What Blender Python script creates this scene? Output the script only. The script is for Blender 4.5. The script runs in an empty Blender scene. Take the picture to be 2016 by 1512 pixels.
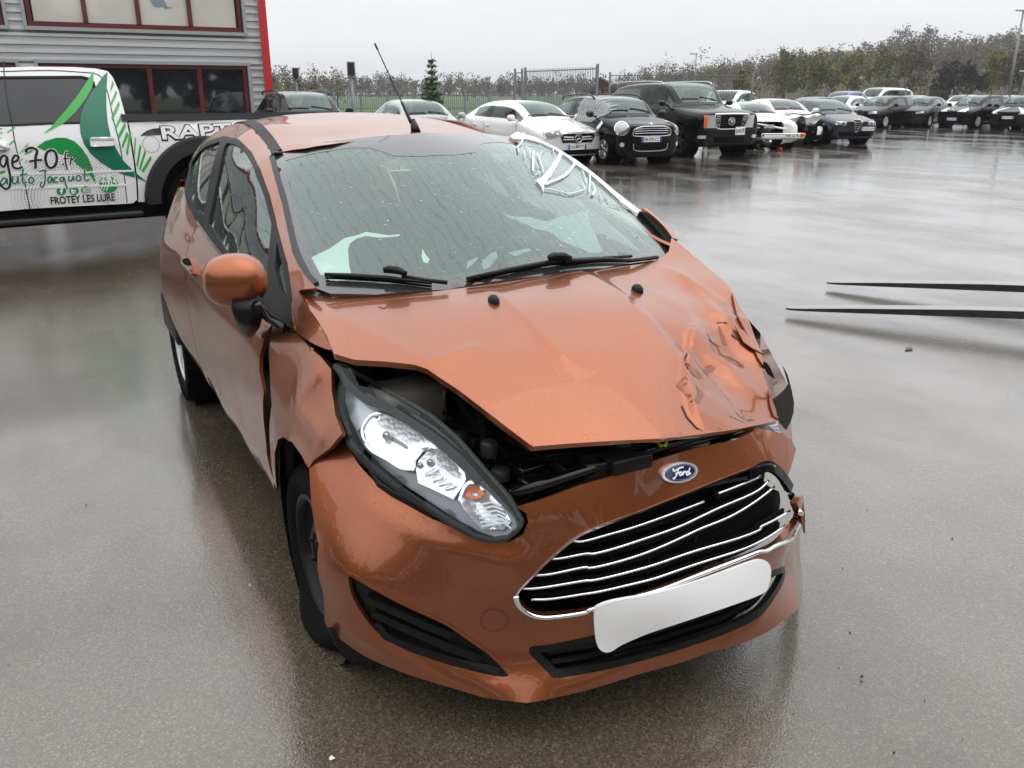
import bpy, bmesh, math, random
import numpy as np
from mathutils import Vector, Matrix
from mathutils.geometry import delaunay_2d_cdt
from mathutils.bvhtree import BVHTree

# ------------------------------------------------------------------ camera, sky, sun, exposure
S = bpy.context.scene
COL = S.collection
CP = np.array([2.2678, -1.3519, 1.5898]); YAW, PITCH, FPX = 2.6407, 0.33132, 1665.6
CF = np.array([math.cos(YAW)*math.cos(PITCH), math.sin(YAW)*math.cos(PITCH), -math.sin(PITCH)])
CR = np.array([math.sin(YAW), -math.cos(YAW), 0.0]); CU = np.cross(CR, CF)
cam_d = bpy.data.cameras.new('camera'); cam = bpy.data.objects.new('camera', cam_d); COL.objects.link(cam)
cam_d.sensor_width = 36.0; cam_d.lens = FPX/2016*36.0; cam_d.clip_start = 0.05; cam_d.clip_end = 6000
cam.matrix_world = Matrix(((CR[0], CU[0], -CF[0], CP[0]), (CR[1], CU[1], -CF[1], CP[1]), (CR[2], CU[2], -CF[2], CP[2]), (0, 0, 0, 1)))
S.camera = cam

SUN_EL, SUN_AZ = math.radians(66), math.radians(30)
W = bpy.data.worlds.new('World'); S.world = W; W.use_nodes = True
wn, wl = W.node_tree.nodes, W.node_tree.links
wn.clear()
w_out = wn.new('ShaderNodeOutputWorld'); w_bg = wn.new('ShaderNodeBackground')
sky = wn.new('ShaderNodeTexSky'); sky.sky_type = 'NISHITA'; sky.sun_disc = False
sky.sun_elevation = SUN_EL; sky.sun_rotation = SUN_AZ; sky.air_density = 1.0; sky.dust_density = 3.0
tc = wn.new('ShaderNodeTexCoord'); sep = wn.new('ShaderNodeSeparateXYZ')
wl.new(tc.outputs['Generated'], sep.inputs[0])
mp = wn.new('ShaderNodeMapping'); mp.inputs['Scale'].default_value = (1, 1, 3.5)
wl.new(tc.outputs['Generated'], mp.inputs[0])
nz = wn.new('ShaderNodeTexNoise'); nz.inputs['Scale'].default_value = 2.2; nz.inputs['Detail'].default_value = 5; nz.inputs['Roughness'].default_value = .5
wl.new(mp.outputs[0], nz.inputs[0])
cr = wn.new('ShaderNodeValToRGB')      # cloud cover: pale grey to white
cr.color_ramp.elements[0].position = .3; cr.color_ramp.elements[0].color = (7.7, 7.8, 8.0, 1)
cr.color_ramp.elements[1].position = .72; cr.color_ramp.elements[1].color = (9.2, 9.25, 9.35, 1)
wl.new(nz.outputs['Fac'], cr.inputs[0])
zr = wn.new('ShaderNodeMapRange'); zr.inputs['From Min'].default_value = 0.0; zr.inputs['From Max'].default_value = .9
zr.inputs['To Min'].default_value = 1.0; zr.inputs['To Max'].default_value = 2.3
wl.new(sep.outputs['Z'], zr.inputs['Value'])
vm = wn.new('ShaderNodeVectorMath'); vm.operation = 'SCALE'
wl.new(cr.outputs[0], vm.inputs[0]); wl.new(zr.outputs[0], vm.inputs['Scale'])
mx = wn.new('ShaderNodeMix'); mx.data_type = 'RGBA'; mx.inputs[0].default_value = .94
wl.new(sky.outputs[0], mx.inputs[6]); wl.new(vm.outputs[0], mx.inputs[7])
wl.new(mx.outputs[2], w_bg.inputs[0]); w_bg.inputs[1].default_value = .10
wl.new(w_bg.outputs[0], w_out.inputs[0])

sun_d = bpy.data.lights.new('sun', 'SUN'); sun = bpy.data.objects.new('sun', sun_d); COL.objects.link(sun)
sun_d.energy = 0.5; sun_d.angle = math.radians(60); sun_d.color = (1, .97, .93)
sun.rotation_euler = (math.pi/2-SUN_EL, 0, math.pi-SUN_AZ)
S.view_settings.view_transform = 'Standard'; S.view_settings.look = 'None'
S.view_settings.exposure = 0.12; S.view_settings.gamma = 1.0; S.view_settings.use_curve_mapping = False
S.render.engine = 'CYCLES'
S.cycles.use_denoising = True
S.cycles.max_bounces = 8; S.cycles.transparent_max_bounces = 16; S.cycles.caustics_reflective = False; S.cycles.caustics_refractive = False
RND = random.Random(7)

# ------------------------------------------------------------------ materials
def mat(name, base, rough=.5, metal=0.0, coat=0.0, coat_rough=.03, spec=.5, emit=None):
    m = bpy.data.materials.new(name); m.use_nodes = True
    b = m.node_tree.nodes['Principled BSDF']
    b.inputs['Base Color'].default_value = (*base, 1); b.inputs['Roughness'].default_value = rough
    b.inputs['Metallic'].default_value = metal; b.inputs['Coat Weight'].default_value = coat
    b.inputs['Coat Roughness'].default_value = coat_rough; b.inputs['Specular IOR Level'].default_value = spec
    return m
def NT(m):
    return m.node_tree.nodes, m.node_tree.links, m.node_tree.nodes['Principled BSDF']
def tex_coord(m, scale=(1, 1, 1), which='Object'):
    n, l, b = NT(m)
    t = n.new('ShaderNodeTexCoord'); mp = n.new('ShaderNodeMapping'); mp.inputs['Scale'].default_value = scale
    l.new(t.outputs[which], mp.inputs[0]); return mp
def noise(m, vec, scale, detail=4, rough=.55):
    n, l, b = NT(m); t = n.new('ShaderNodeTexNoise')
    t.inputs['Scale'].default_value = scale; t.inputs['Detail'].default_value = detail; t.inputs['Roughness'].default_value = rough
    if vec: l.new(vec.outputs[0], t.inputs[0])
    return t
def ramp(m, src, stops):
    n, l, b = NT(m); r = n.new('ShaderNodeValToRGB')
    e = r.color_ramp.elements
    while len(e) < len(stops): e.new(.5)
    for k, (p, c) in enumerate(stops):
        e[k].position = p; e[k].color = (*c, 1) if not isinstance(c, (int, float)) else (c, c, c, 1)
    l.new(src, r.inputs[0]); return r
def mathn(m, op, a, b_=None, clamp=False):
    n, l, b = NT(m); t = n.new('ShaderNodeMath'); t.operation = op; t.use_clamp = clamp
    for k, v in enumerate((a, b_)):
        if v is None: continue
        if isinstance(v, (int, float)): t.inputs[k].default_value = v
        else: l.new(v, t.inputs[k])
    return t.outputs[0]
def bump(m, height, strength=.3, dist=.01, normal=None):
    n, l, b = NT(m); t = n.new('ShaderNodeBump'); t.inputs['Strength'].default_value = strength; t.inputs['Distance'].default_value = dist
    l.new(height, t.inputs['Height'])
    if normal is not None: l.new(normal, t.inputs['Normal'])
    return t.outputs[0]
def add_noise_color(m, base, amt, scale, stretch=(1, 1, 1)):
    """vary a base colour gently (dirt, grain)"""
    n, l, b = NT(m); v = tex_coord(m, stretch); t = noise(m, v, scale)
    lo = tuple(c*(1-amt) for c in base); hi = tuple(min(1, c*(1+amt)) for c in base)
    r = ramp(m, t.outputs['Fac'], [(.3, lo), (.7, hi)]); l.new(r.outputs[0], b.inputs['Base Color']); return m
def droplets(m, scale=70, strength=.5, size=.28, input_name='Coat Normal', also_normal=True, dens=.45):
    """rain beads: voronoi cells, only some of them carrying a drop"""
    n, l, b = NT(m)
    hs = []
    for sc, sz in ((scale, size), (scale*.45, size*.8)):
        v = tex_coord(m, (sc, sc, sc)); vo = n.new('ShaderNodeTexVoronoi'); vo.feature = 'F1'
        l.new(v.outputs[0], vo.inputs[0])
        sepc = n.new('ShaderNodeSeparateColor'); l.new(vo.outputs['Color'], sepc.inputs[0])
        rad = mathn(m, 'MULTIPLY', sepc.outputs[0], sz)
        on = mathn(m, 'GREATER_THAN', sepc.outputs[1], 1-dens)
        d = mathn(m, 'SUBTRACT', rad, vo.outputs['Distance'])
        d = mathn(m, 'MAXIMUM', d, 0.0); d = mathn(m, 'MULTIPLY', d, on)
        d = mathn(m, 'POWER', d, .6)
        hs.append(mathn(m, 'MULTIPLY', d, 30.0/sc))
    h = mathn(m, 'MAXIMUM', hs[0], hs[1])
    nb = bump(m, h, strength, .02)
    l.new(nb, b.inputs[input_name])
    if also_normal: l.new(nb, b.inputs['Normal'])
    return nb
def glass(name, tint=(.72, .82, .78), refl=1.7, rough=.0, wet=None, body=None, body_amt=0.0):
    """thin sheet of glass: tinted see-through plus Fresnel mirror of both faces; body = scattering dirt / film"""
    m = bpy.data.materials.new(name); m.use_nodes = True
    n, l = m.node_tree.nodes, m.node_tree.links; n.clear()
    o = n.new('ShaderNodeOutputMaterial'); tr = n.new('ShaderNodeBsdfTransparent'); tr.inputs[0].default_value = (*tint, 1)
    gl = n.new('ShaderNodeBsdfGlossy'); gl.inputs['Roughness'].default_value = rough; gl.inputs['Color'].default_value = (.88, 1, .97, 1)
    fr = n.new('ShaderNodeFresnel'); ge = n.new('ShaderNodeNewGeometry'); ir = n.new('ShaderNodeMapRange'); ir.inputs['To Min'].default_value = 1.5; ir.inputs['To Max'].default_value = 1/1.5
    l.new(ge.outputs['Backfacing'], ir.inputs['Value']); l.new(ir.outputs[0], fr.inputs['IOR'])
    mul = n.new('ShaderNodeMath'); mul.operation = 'MULTIPLY'; mul.use_clamp = True; mul.inputs[1].default_value = refl
    l.new(fr.outputs[0], mul.inputs[0])
    mixs = n.new('ShaderNodeMixShader'); l.new(mul.outputs[0], mixs.inputs[0])
    first = tr
    if body_amt:
        df = n.new('ShaderNodeBsdfDiffuse'); df.inputs[0].default_value = (*body, 1)
        m2 = n.new('ShaderNodeMixShader'); m2.inputs[0].default_value = body_amt
        l.new(tr.outputs[0], m2.inputs[1]); l.new(df.outputs[0], m2.inputs[2]); first = m2
    l.new(first.outputs[0], mixs.inputs[1]); l.new(gl.outputs[0], mixs.inputs[2]); l.new(mixs.outputs[0], o.inputs[0])
    if wet:
        t = n.new('ShaderNodeTexCoord'); hs = []
        def M(op, a, b=None):
            x = n.new('ShaderNodeMath'); x.operation = op
            for k, v in enumerate((a, b)):
                if v is None: continue
                if isinstance(v, (int, float)): x.inputs[k].default_value = v
                else: l.new(v, x.inputs[k])
            return x.outputs[0]
        for sc in (wet, wet*.5):
            vo = n.new('ShaderNodeTexVoronoi'); vo.inputs['Scale'].default_value = sc; l.new(t.outputs['Object'], vo.inputs[0])
            sp = n.new('ShaderNodeSeparateColor'); l.new(vo.outputs['Color'], sp.inputs[0])
            d = M('MAXIMUM', M('SUBTRACT', M('MULTIPLY', sp.outputs[0], .33), vo.outputs['Distance']), 0.0)
            hs.append(M('MULTIPLY', M('MULTIPLY', d, M('GREATER_THAN', sp.outputs[1], .55)), 12.0/sc))
        mpn = n.new('ShaderNodeMapping'); mpn.inputs['Scale'].default_value = (6, 75, 6); l.new(t.outputs['Object'], mpn.inputs[0])
        wv = n.new('ShaderNodeTexWave'); wv.bands_direction = 'Y'; wv.inputs['Scale'].default_value = 8.0; wv.inputs['Distortion'].default_value = 7.0; wv.inputs['Detail'].default_value = 3.0; wv.inputs['Detail Scale'].default_value = 1.6
        mw = n.new('ShaderNodeMapping'); mw.inputs['Scale'].default_value = (.45, 1, .45); l.new(t.outputs['Object'], mw.inputs[0]); l.new(mw.outputs[0], wv.inputs[0])
        ln = M('MULTIPLY', M('MAXIMUM', M('SUBTRACT', wv.outputs['Fac'], .95), 0.0), 20.0)
        l.new(M('MULTIPLY', M('SUBTRACT', 1.0, M('MULTIPLY', ln, .22)), refl), mul.inputs[1])
        st = n.new('ShaderNodeTexNoise'); st.inputs['Scale'].default_value = 1.0; st.inputs['Detail'].default_value = 3; l.new(mpn.outputs[0], st.inputs[0])
        stv = M('MULTIPLY', M('MAXIMUM', M('SUBTRACT', st.outputs['Fac'], .5), 0.0), .012)
        h = M('ADD', M('ADD', hs[0], hs[1]), stv)
        bp = n.new('ShaderNodeBump'); bp.inputs['Strength'].default_value = .65; bp.inputs['Distance'].default_value = .05
        l.new(h, bp.inputs['Height']); l.new(bp.outputs[0], gl.inputs['Normal']); l.new(bp.outputs[0], fr.inputs['Normal'])
    return m

M = {}
M['rubber'] = mat('rubber', (.007, .007, .0075), .75, spec=.07)
M['black_plastic'] = mat('black_plastic', (.005, .005, .0055), .4, spec=.3)
M['black_matte'] = mat('black_matte', (.0035, .0035, .004), .8, spec=.1)
M['black_gloss'] = mat('black_gloss', (.004, .004, .0045), .12, spec=.4, coat=.15)
M['dark_grey_plastic'] = mat('dark_grey_plastic', (.022, .023, .025), .45, spec=.35)
M['chrome'] = mat('chrome', (.86, .87, .88), .09, 1.0)
M['satin_silver'] = mat('satin_silver', (.55, .56, .57), .3, .85)
M['dark_steel'] = mat('dark_steel', (.009, .009, .010), .45, .2, spec=.25)
M['white_paint'] = mat('white_paint', (.82, .83, .84), .35, coat=.8)
M['white_plate'] = mat('white_plate', (.93, .93, .93), .4)
M['plate_blue'] = mat('plate_blue', (.02, .08, .42), .4)
M['ink'] = mat('ink', (.012, .012, .014), .5)
M['amber'] = mat('amber', (.75, .17, .02), .25, coat=.5)
M['red_lens'] = mat('red_lens', (.45, .012, .012), .2, coat=.5)
M['cloth_dark'] = mat('cloth_dark', (.03, .032, .035), .9)
M['interior'] = mat('interior', (.022, .023, .025), .8)
M['car_glass'] = glass('car_glass', (.46, .54, .51), 1.5)
M['dark_glass'] = glass('dark_glass', (.10, .11, .115), 1.5)
M['clear_lens'] = glass('clear_lens', (.95, .96, .97), .5)

# ------------------------------------------------------------------ object helpers
def obj(name, V, Fc, m, parent=None, smooth=True, kind=None):
    me = bpy.data.meshes.new(name)
    me.from_pydata([tuple(map(float, v)) for v in V], [], [tuple(int(i) for i in f) for f in Fc]); me.update()
    if smooth: me.polygons.foreach_set('use_smooth', [True]*len(me.polygons))
    if m is not None: me.materials.append(m)
    o = bpy.data.objects.new(name, me); COL.objects.link(o)
    if parent is not None: o.parent = parent
    if kind: o['kind'] = kind
    return o
def tag(o, label=None, cat=None, group=None, kind=None):
    if label: o['label'] = label
    if cat: o['category'] = cat
    if group: o['group'] = group
    if kind: o['kind'] = kind
    return o
def thing(name, label, cat, loc=(0, 0, 0), rz=0.0, group=None):
    o = bpy.data.objects.new(name, None); COL.objects.link(o); o.location = loc; o.rotation_euler = (0, 0, rz)
    o.empty_display_size = .2
    return tag(o, label, cat, group)
class MB:
    """collects pieces of ONE mesh"""
    def __init__(s): s.V, s.F = [], []
    def add(s, V, Fc):
        k = len(s.V); s.V += [tuple(v) for v in V]; s.F += [tuple(i+k for i in f) for f in Fc]; return s
    def box(s, c, d, rot=None, bev=0.0):
        V, Fc = box_vf(c, d, rot, bev); return s.add(V, Fc)
    def tube(s, pts, r, n=8, closed=False, cap=True):
        V, Fc = tube_vf(pts, r, n, closed, cap); return s.add(V, Fc)
    def build(s, name, m, parent=None, smooth=True, kind=None): return obj(name, s.V, s.F, m, parent, smooth, kind)
def box_vf(c, d, rot=None, bev=0.0):
    c = np.array(c, float); h = np.array(d, float)/2
    if bev <= 0:
        V = [np.array((x, y, z))*h for x in (-1, 1) for y in (-1, 1) for z in (-1, 1)]
        Fc = [(0, 1, 3, 2), (4, 6, 7, 5), (0, 4, 5, 1), (2, 3, 7, 6), (0, 2, 6, 4), (1, 5, 7, 3)]
    else:
        bm = bmesh.new(); bmesh.ops.create_cube(bm, size=2)
        for v in bm.verts: v.co = Vector(tuple(np.array(v.co)*h))
        bmesh.ops.bevel(bm, geom=bm.edges[:], offset=bev, segments=2, affect='EDGES', profile=.6)
        V = [np.array(v.co) for v in bm.verts]; bm.verts.index_update()
        Fc = [tuple(v.index for v in f.verts) for f in bm.faces]; bm.free()
    if rot is not None: V = [np.array(rot) @ v for v in V]
    return [v+c for v in V], Fc
def rotz(a): c, s = math.cos(a), math.sin(a); return np.array([[c, -s, 0], [s, c, 0], [0, 0, 1]])
def frame(zdir, up=(0, 0, 1)):
    z = np.array(zdir, float); z /= np.linalg.norm(z); x = np.cross(up, z)
    if np.linalg.norm(x) < 1e-6: x = np.cross((1, 0, 0), z)
    x /= np.linalg.norm(x); return np.column_stack([x, np.cross(z, x), z])
def tube_vf(pts, r, n=8, closed=False, cap=True):
    P = [np.array(p, float) for p in pts]; N = len(P); V, Fc = [], []
    rr = r if hasattr(r, '__len__') else [r]*N
    prev = None
    for i in range(N):
        a = P[(i-1) % N] if (closed or i > 0) else P[i]; b = P[(i+1) % N] if (closed or i < N-1) else P[i]
        t = b-a; t /= (np.linalg.norm(t)+1e-12)
        if prev is None:
            u = np.cross(t, (0, 0, 1.0)); 
            if np.linalg.norm(u) < 1e-3: u = np.cross(t, (1.0, 0, 0))
        else: u = prev-t*(prev@t)
        u /= (np.linalg.norm(u)+1e-12); prev = u; w = np.cross(t, u)
        for k in range(n):
            q = 2*math.pi*k/n; V.append(P[i]+rr[i]*(u*math.cos(q)+w*math.sin(q)))
    for i in range(N if closed else N-1):
        j = (i+1) % N
        for k in range(n): Fc.append((i*n+k, i*n+(k+1) % n, j*n+(k+1) % n, j*n+k))
    if cap and not closed:
        Fc.append(tuple(range(n-1, -1, -1))); Fc.append(tuple((N-1)*n+k for k in range(n)))
    return V, Fc
def lathe_vf(prof, n=40, R=None, c=(0, 0, 0), a0=0.0, a1=2*math.pi):
    """prof = [(radius, height along axis)], axis = local z turned by R"""
    full = abs(a1-a0-2*math.pi) < 1e-6; V, Fc = [], []; m = n if full else n+1
    for (r, h) in prof:
        for k in range(m):
            q = a0+(a1-a0)*k/n; V.append(np.array((r*math.cos(q), r*math.sin(q), h)))
    for i in range(len(prof)-1):
        for k in range(n):
            k2 = (k+1) % m; Fc.append((i*m+k, i*m+k2, (i+1)*m+k2, (i+1)*m+k))
    if R is not None: V = [np.array(R) @ v for v in V]
    return [v+np.array(c) for v in V], Fc
def spline(pts, per=8, closed=False):
    """Catmull-Rom through points (any dimension)"""
    P = np.array(pts, float); N = len(P); out = []
    rng = N if closed else N-1
    for i in range(rng):
        p1, p2 = P[i], P[(i+1) % N]
        p0 = P[(i-1) % N] if (closed or i > 0) else 2*p1-p2
        p3 = P[(i+2) % N] if (closed or i < N-2) else 2*p2-p1
        for k in range(per):
            t = k/per
            out.append(.5*((2*p1)+(-p0+p2)*t+(2*p0-5*p1+4*p2-p3)*t*t+(-p0+3*p1-3*p2+p3)*t**3))
    if not closed: out.append(P[-1])
    return np.array(out)
def inside(P, poly):
    """vectorised point in polygon"""
    P = np.atleast_2d(P); poly = np.asarray(poly); x, y = P[:, 0], P[:, 1]
    c = np.zeros(len(P), bool); x1, y1 = poly[:, 0], poly[:, 1]; x2, y2 = np.roll(x1, -1), np.roll(y1, -1)
    for i in range(len(poly)):
        if y1[i] == y2[i]: continue
        k = ((y1[i] > y) != (y2[i] > y)) & (x < (x2[i]-x1[i])*(y-y1[i])/(y2[i]-y1[i])+x1[i]); c ^= k
    return c
def seg_dist(P, poly, closed=True):
    """distance of points to a polyline, and the side sign of the nearest piece"""
    P = np.atleast_2d(P); A = np.asarray(poly, float); B = np.roll(A, -1, 0) if closed else A[1:]
    if not closed: A = A[:-1]
    best = np.full(len(P), 1e9); sg = np.zeros(len(P)); tt = np.zeros(len(P)); n = len(A)
    for i in range(n):
        d = B[i]-A[i]; L = d @ d+1e-18; w = P-A[i]; t = np.clip((w @ d)/L, 0, 1); q = w-t[:, None]*d
        e = np.hypot(q[:, 0], q[:, 1]); k = e < best
        best[k] = e[k]; sg[k] = np.sign(d[0]*w[k, 1]-d[1]*w[k, 0]); tt[k] = (i+t[k])/n
    return best, sg, tt
def tri_poly(outline, holes=(), res=.03, extra=()):
    """triangulate a 2-D outline with holes and evenly spread inner points"""
    def dens(p):
        p = np.asarray(p, float); o = []
        for i in range(len(p)):
            a, b = p[i], p[(i+1) % len(p)]; k = max(1, int(np.linalg.norm(b-a)/res))
            for j in range(k): o.append(a+(b-a)*j/k)
        return np.array(o)
    loops = [dens(outline)]+[dens(h) for h in holes]
    lo, hi = loops[0].min(0), loops[0].max(0)
    gx = np.arange(lo[0], hi[0]+res, res); gy = np.arange(lo[1], hi[1]+res, res*.87)
    G = np.array([(x+(j % 2)*res/2, y) for j, y in enumerate(gy) for x in gx])
    if len(extra): G = np.vstack([G, np.asarray(extra)])
    ok = inside(G, loops[0])
    for h in loops[1:]: ok &= ~inside(G, h)
    G = G[ok]
    for lp in loops:
        if len(G): G = G[seg_dist(G, lp)[0] > .45*res]
    V = np.vstack([*loops, G]) if len(G) else np.vstack(loops)
    E = []; k = 0
    for lp in loops: E += [(k+i, k+(i+1) % len(lp)) for i in range(len(lp))]; k += len(lp)
    r = delaunay_2d_cdt([Vector((float(a), float(b))) for a, b in V], E, [], 0, 1e-7)
    V2 = np.array([(v.x, v.y) for v in r[0]]); T = [f for f in r[2] if len(f) == 3]
    cen = np.array([V2[list(f)].mean(0) for f in T]); ok = inside(cen, loops[0])
    for h in loops[1:]: ok &= ~inside(cen, h)
    return V2, [f for f, o in zip(T, ok) if o]

# ------------------------------------------------------------------ smooth surfaces fitted to measured points
class TPS:
    """thin-plate spline through scattered heights"""
    def __init__(s, pts, lam=1e-4):
        P = np.array(pts, float); s.X = P[:, :2]; n = len(P); K = s.k(s.X)
        A = np.zeros((n+3, n+3)); A[:n, :n] = K+lam*np.eye(n); A[:n, n] = 1; A[:n, n+1:] = s.X
        A[n:, :n] = A[:n, n:].T; b = np.zeros(n+3); b[:n] = P[:, 2]; s.w = np.linalg.solve(A, b)
    def k(s, Q):
        d = ((Q[:, None]-s.X[None])**2).sum(-1); return .5*d*np.log(d+1e-12)
    def __call__(s, a, b):
        Q = np.column_stack([np.ravel(a), np.ravel(b)]); n = len(s.X)
        return s.k(Q) @ s.w[:n]+s.w[n]+Q @ s.w[n+1:]
class Surf:
    """height field over a frame: kind 'p' plane (O,e1,e2,n), 'z' upright cylinder, 'x' lengthwise cylinder"""
    def __init__(s, kind, f, O=(0, 0, 0), e1=None, e2=None, n=None, k=.8):
        s.kind, s.f0, s.O, s.k = kind, f, np.array(O, float), k; s.mods = []
        if kind == 'p': s.e1, s.e2, s.n = (np.array(v, float) for v in (e1, e2, n))
    def f(s, a, b):
        h = np.asarray(s.f0(a, b), float).copy()
        for m in s.mods: h += m(np.ravel(a), np.ravel(b))
        return h
    def par(s, P):
        Q = np.atleast_2d(P)-s.O
        if s.kind == 'p': return Q @ s.e1, Q @ s.e2, Q @ s.n
        if s.kind == 'z': return np.arctan2(Q[:, 1], Q[:, 0])*s.k, Q[:, 2], np.hypot(Q[:, 0], Q[:, 1])
        return Q[:, 0], np.arctan2(Q[:, 2], -Q[:, 1])*s.k, np.hypot(Q[:, 1], Q[:, 2])
    def pos(s, a, b, h):
        a, b, h = (np.ravel(v) for v in np.broadcast_arrays(a, b, h))
        if s.kind == 'p': return s.O+np.outer(a, s.e1)+np.outer(b, s.e2)+np.outer(h, s.n)
        if s.kind == 'z': return s.O+np.column_stack([h*np.cos(a/s.k), h*np.sin(a/s.k), b])
        return s.O+np.column_stack([a, -h*np.cos(b/s.k), h*np.sin(b/s.k)])
    def at(s, ab, off=0.0):
        ab = np.atleast_2d(ab); P = s.pos(ab[:, 0], ab[:, 1], s.f(ab[:, 0], ab[:, 1]))
        if np.any(off): P = P+s.nor(ab)*np.reshape(off, (-1, 1))
        return P
    def nor(s, ab, e=.004):
        ab = np.atleast_2d(ab); d1 = s.at(ab+(e, 0))-s.at(ab-(e, 0)); d2 = s.at(ab+(0, e))-s.at(ab-(0, e))
        N = np.cross(d1, d2); N /= np.linalg.norm(N, axis=1)[:, None]+1e-12
        P = s.at(ab); a, b, h = s.par(P); out = s.pos(a, b, h+.01)-P
        return N*np.sign((N*out).sum(1))[:, None]
    def hit(s, u, v, t0=.4, t1=9.0):
        """where the sight line of an image point meets the surface"""
        d = sight(u, v); t = np.linspace(t0, t1, 700); P = CP+t[:, None]*d
        a, b, h = s.par(P); g = h-s.f(a, b); k = np.where((g[:-1] > 0) & (g[1:] <= 0))[0]
        if len(k) == 0:
            k = np.argmin(np.abs(g)); return a[k], b[k]
        lo, hi = t[k[0]], t[k[0]+1]
        for _ in range(26):
            md = (lo+hi)/2; q = CP+md*d; a, b, h = s.par(q)
            if (h-s.f(a, b))[0] > 0: lo = md
            else: hi = md
        a, b, h = s.par(CP+hi*d); return a[0], b[0]
    def trace(s, px, **k): return np.array([s.hit(u, v, **k) for u, v in px])
def sight(u, v):
    d = FPX*CF+(u-1008)*CR-(v-756)*CU; return d/np.linalg.norm(d)
def on(u, v, ax, val):
    """the point of a sight line where one coordinate has a known value"""
    d = sight(u, v); i = 'xyz'.index(ax); return CP+d*(val-CP[i])/d[i]
def crease(surf_pts, A, wl, wr, fade=True):
    """a sharp pressing / fold along a polyline in surface parameters"""
    Pl = np.asarray(surf_pts)
    def f(a, b):
        d, sg, t = seg_dist(np.column_stack([a, b]), Pl, closed=False)
        w = np.where(sg > 0, wl, wr); h = A*np.exp(-d/w)
        if fade: h = h*np.clip(np.minimum(t, 1-t)*5, 0, 1)
        return h
    return f
def dent(c, A, ra, rb=None, ang=0.0):
    c = np.asarray(c); rb = rb or ra; ca, sa = math.cos(ang), math.sin(ang)
    def f(a, b):
        x, y = a-c[0], b-c[1]; p, q = (x*ca+y*sa)/ra, (-x*sa+y*ca)/rb
        return A*np.exp(-(p*p+q*q))
    return f
def panel(name, sf, outline, m, parent=None, holes=(), res=.025, off=0.0, thick=.012, kind=None, offf=None):
    """sheet cut from a smooth surface along an outline, with folded edges"""
    V2, T = tri_poly(outline, holes, res)
    o = off if offf is None else offf(V2)
    P = sf.at(V2, o); N = sf.nor(V2)
    Fc = []
    cnt = {}
    for f in T:
        a, b, c = f; n = np.cross(P[b]-P[a], P[c]-P[a])
        if n @ N[a] < 0: f = (a, c, b)
        Fc.append(tuple(f))
        for i in range(3):
            e = (f[i], f[(i+1) % 3]); cnt[tuple(sorted(e))] = None if tuple(sorted(e)) in cnt else e
    V = list(P)
    if thick:
        idx = {}
        def dup(i, d):
            if (i, d) not in idx: idx[(i, d)] = len(V); V.append(P[i]-N[i]*d)
            return idx[(i, d)]
        for e in cnt.values():
            if e is None: continue
            a, b = e; q = [dup(a, 0), dup(b, 0), dup(b, thick), dup(a, thick)]; Fc.append((q[1], q[0], q[3], q[2]))
    return obj(name, V, Fc, m, parent, True, kind)
def strip(name, sf, line, width, m, parent=None, off=.002, thick=.003, closed=False, wfun=None):
    """flat ribbon laid along a line on a surface"""
    L = np.asarray(line, float); n = len(L); T = np.zeros_like(L)
    for i in range(n):
        a = L[(i-1) % n] if closed or i else L[i]; b = L[(i+1) % n] if closed or i < n-1 else L[i]
        T[i] = (b-a)/(np.linalg.norm(b-a)+1e-9)
    Nn = np.column_stack([-T[:, 1], T[:, 0]]); w = np.full(n, width/2) if wfun is None else np.array([wfun(i/(n-1)) for i in range(n)])*width/2
    A, B = L+Nn*w[:, None], L-Nn*w[:, None]
    N = sf.nor(L); PA, PB = sf.at(A)+N*off, sf.at(B)+N*off
    V = list(PA+N*thick)+list(PB+N*thick)+list(PA-N*thick)+list(PB-N*thick); Fc = []
    for i in range(n if closed else n-1):
        j = (i+1) % n
        for p, q in ((0, 1), (1, 3), (3, 2), (2, 0)): Fc.append((p*n+i, q*n+i, q*n+j, p*n+j))
    if not closed: Fc += [(0, 2*n, 3*n, n), (n-1, 2*n-1, 4*n-1, 3*n-1)]
    return obj(name, V, Fc, m, parent, False)
def px(s):
    """'u v, u v, ...' -> list of image points"""
    return [tuple(map(float, p.split())) for p in s.split(',')]
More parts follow.
